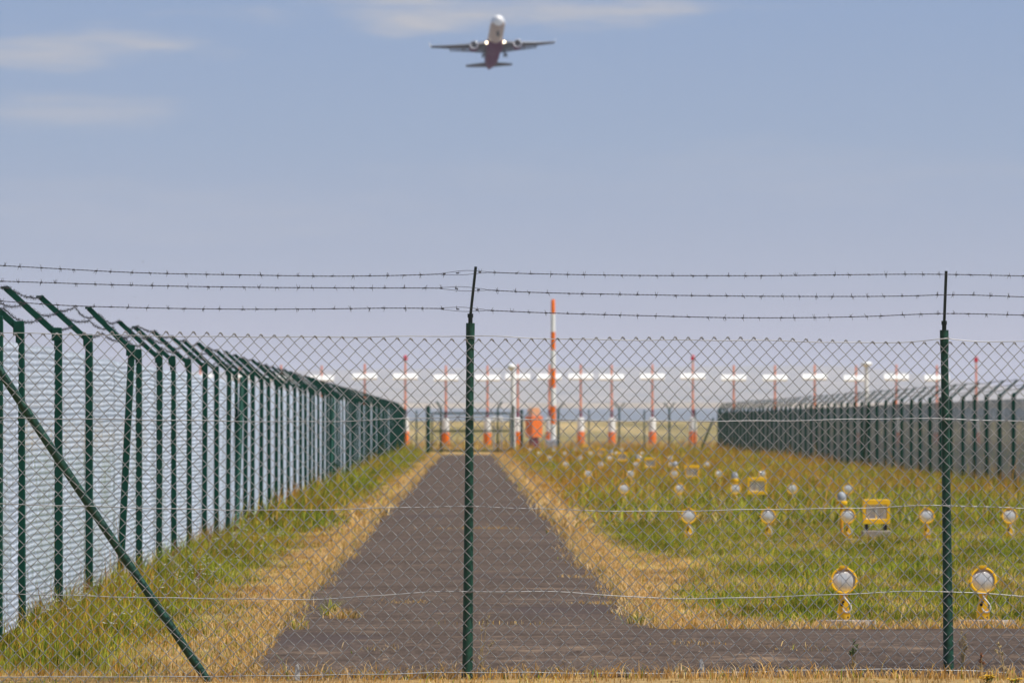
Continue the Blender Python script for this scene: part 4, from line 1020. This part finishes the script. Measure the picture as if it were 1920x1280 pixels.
stalk(166, 45.6, 1085, 'rust headed weed against the fence post left of the leaning brace', M['seed'], (.02, 0), 5, 6, 'rusty weeds under the left fence')
stalk(330, 56.0, 1010, 'rust headed weed at the left fence where the brace crosses', M['seed'], (-.02, 0), 5, 7, 'rusty weeds under the left fence')
stalk(325, 52.0, 1040, 'long bare straw stalks leaning left in the left verge', M['buff'], (-.10, 0), 3, 8)
stalk(372, 49.0, 1065, 'reddish dock weed in the left verge below the fence', M['seed'], (.03, 0), 4, 9)
stalk(395, 60.5, 985, 'tall rusty weed standing in front of the left fence posts', M['seed'], (.02, 0), 5, 10, 'rusty weeds under the left fence')
stalk(442, 67.5, 965, 'rusty weed further along the left fence', M['seed'], (.02, 0), 5, 11, 'rusty weeds under the left fence')
stalk(48, 38.6, 1180, 'straw stalks at the left edge near the fence corner', M['buff'], (.06, 0), 4, 12)
def ragwort(px, Y, ytop, lab, seed, wid):
    rr = random.Random(seed); X = PX(px, Y); z0 = float(gz(Y)); zt = EYE-(ytop-HY)/F*Y; r = thing('yellow_flower_plant', lab, 'flower', (X, Y, z0), group='yellow flowers at the fence foot'); s = MB(); p = MB(); l = MB(); h = zt-z0
    for i in range(9):
        x, y = rr.uniform(-wid, wid), rr.uniform(-.05, .05); z = h-rr.uniform(0, .035); s.tube([(x*.2, y*.2, -.02), (x*.7, y*.7, z*.6), (x, y, z)], [.003, .002, .0015], 5)
        for q in range(11):
            a = 2*math.pi*q/11; d = Vector((math.cos(a), math.sin(a), rr.uniform(.05, .5)))*.019; c = Vector((x, y, z)); w = Vector((-math.sin(a), math.cos(a), 0))*.006
            p.add([c-w*.5, c+w*.5, c+d+w, c+d-w], [(0, 1, 2, 3)])
        p.lathe([(.006, -.002), (.006, .004), (.0005, .007)], c=(x, y, z), n=8)
        for q in range(3):
            b0 = Vector((x*.5, y*.5, z*rr.uniform(.2, .8))); d = Vector((rr.uniform(-1, 1), rr.uniform(-1, 1), rr.uniform(0, .6)))*.04; w = d.cross(Vector((0, 0, 1))).normalized()*.006; l.add([b0, b0+d*.5+w, b0+d, b0+d*.5-w], [(0, 1, 2, 3)])
    s.build('stem', M['leafg'], r); p.build('flower_head', M['petal'], r); l.build('leaf', M['leafg'], r)
ragwort(1853, 34.6, 1264, 'yellow daisy-like flower plant at the bottom right, fuller of the two', 1, .045)
ragwort(1903, 34.5, 1273, 'lower yellow flower plant at the bottom right corner', 2, .04)

# ------------------------------------------------------------------ haze
HAZE = 6.5e-5
def haze():
    m = bpy.data.materials.new('haze_air'); m.use_nodes = True; nt = m.node_tree; nt.nodes.clear()
    o_ = nt.nodes.new('ShaderNodeOutputMaterial'); v = nt.nodes.new('ShaderNodeVolumePrincipled'); v.inputs['Color'].default_value = (.80, .84, 1.0, 1); v.inputs['Density'].default_value = HAZE; v.inputs['Anisotropy'].default_value = 0.0
    nt.links.new(v.outputs[0], o_.inputs['Volume'])
    b = MB(); b.box((0, 11000, 116), (13600, 24000, 236)); o = b.build('haze', m); tag(o, 'thin pale air haze over the airfield', 'haze', kind='stuff')
if HAZE: haze()
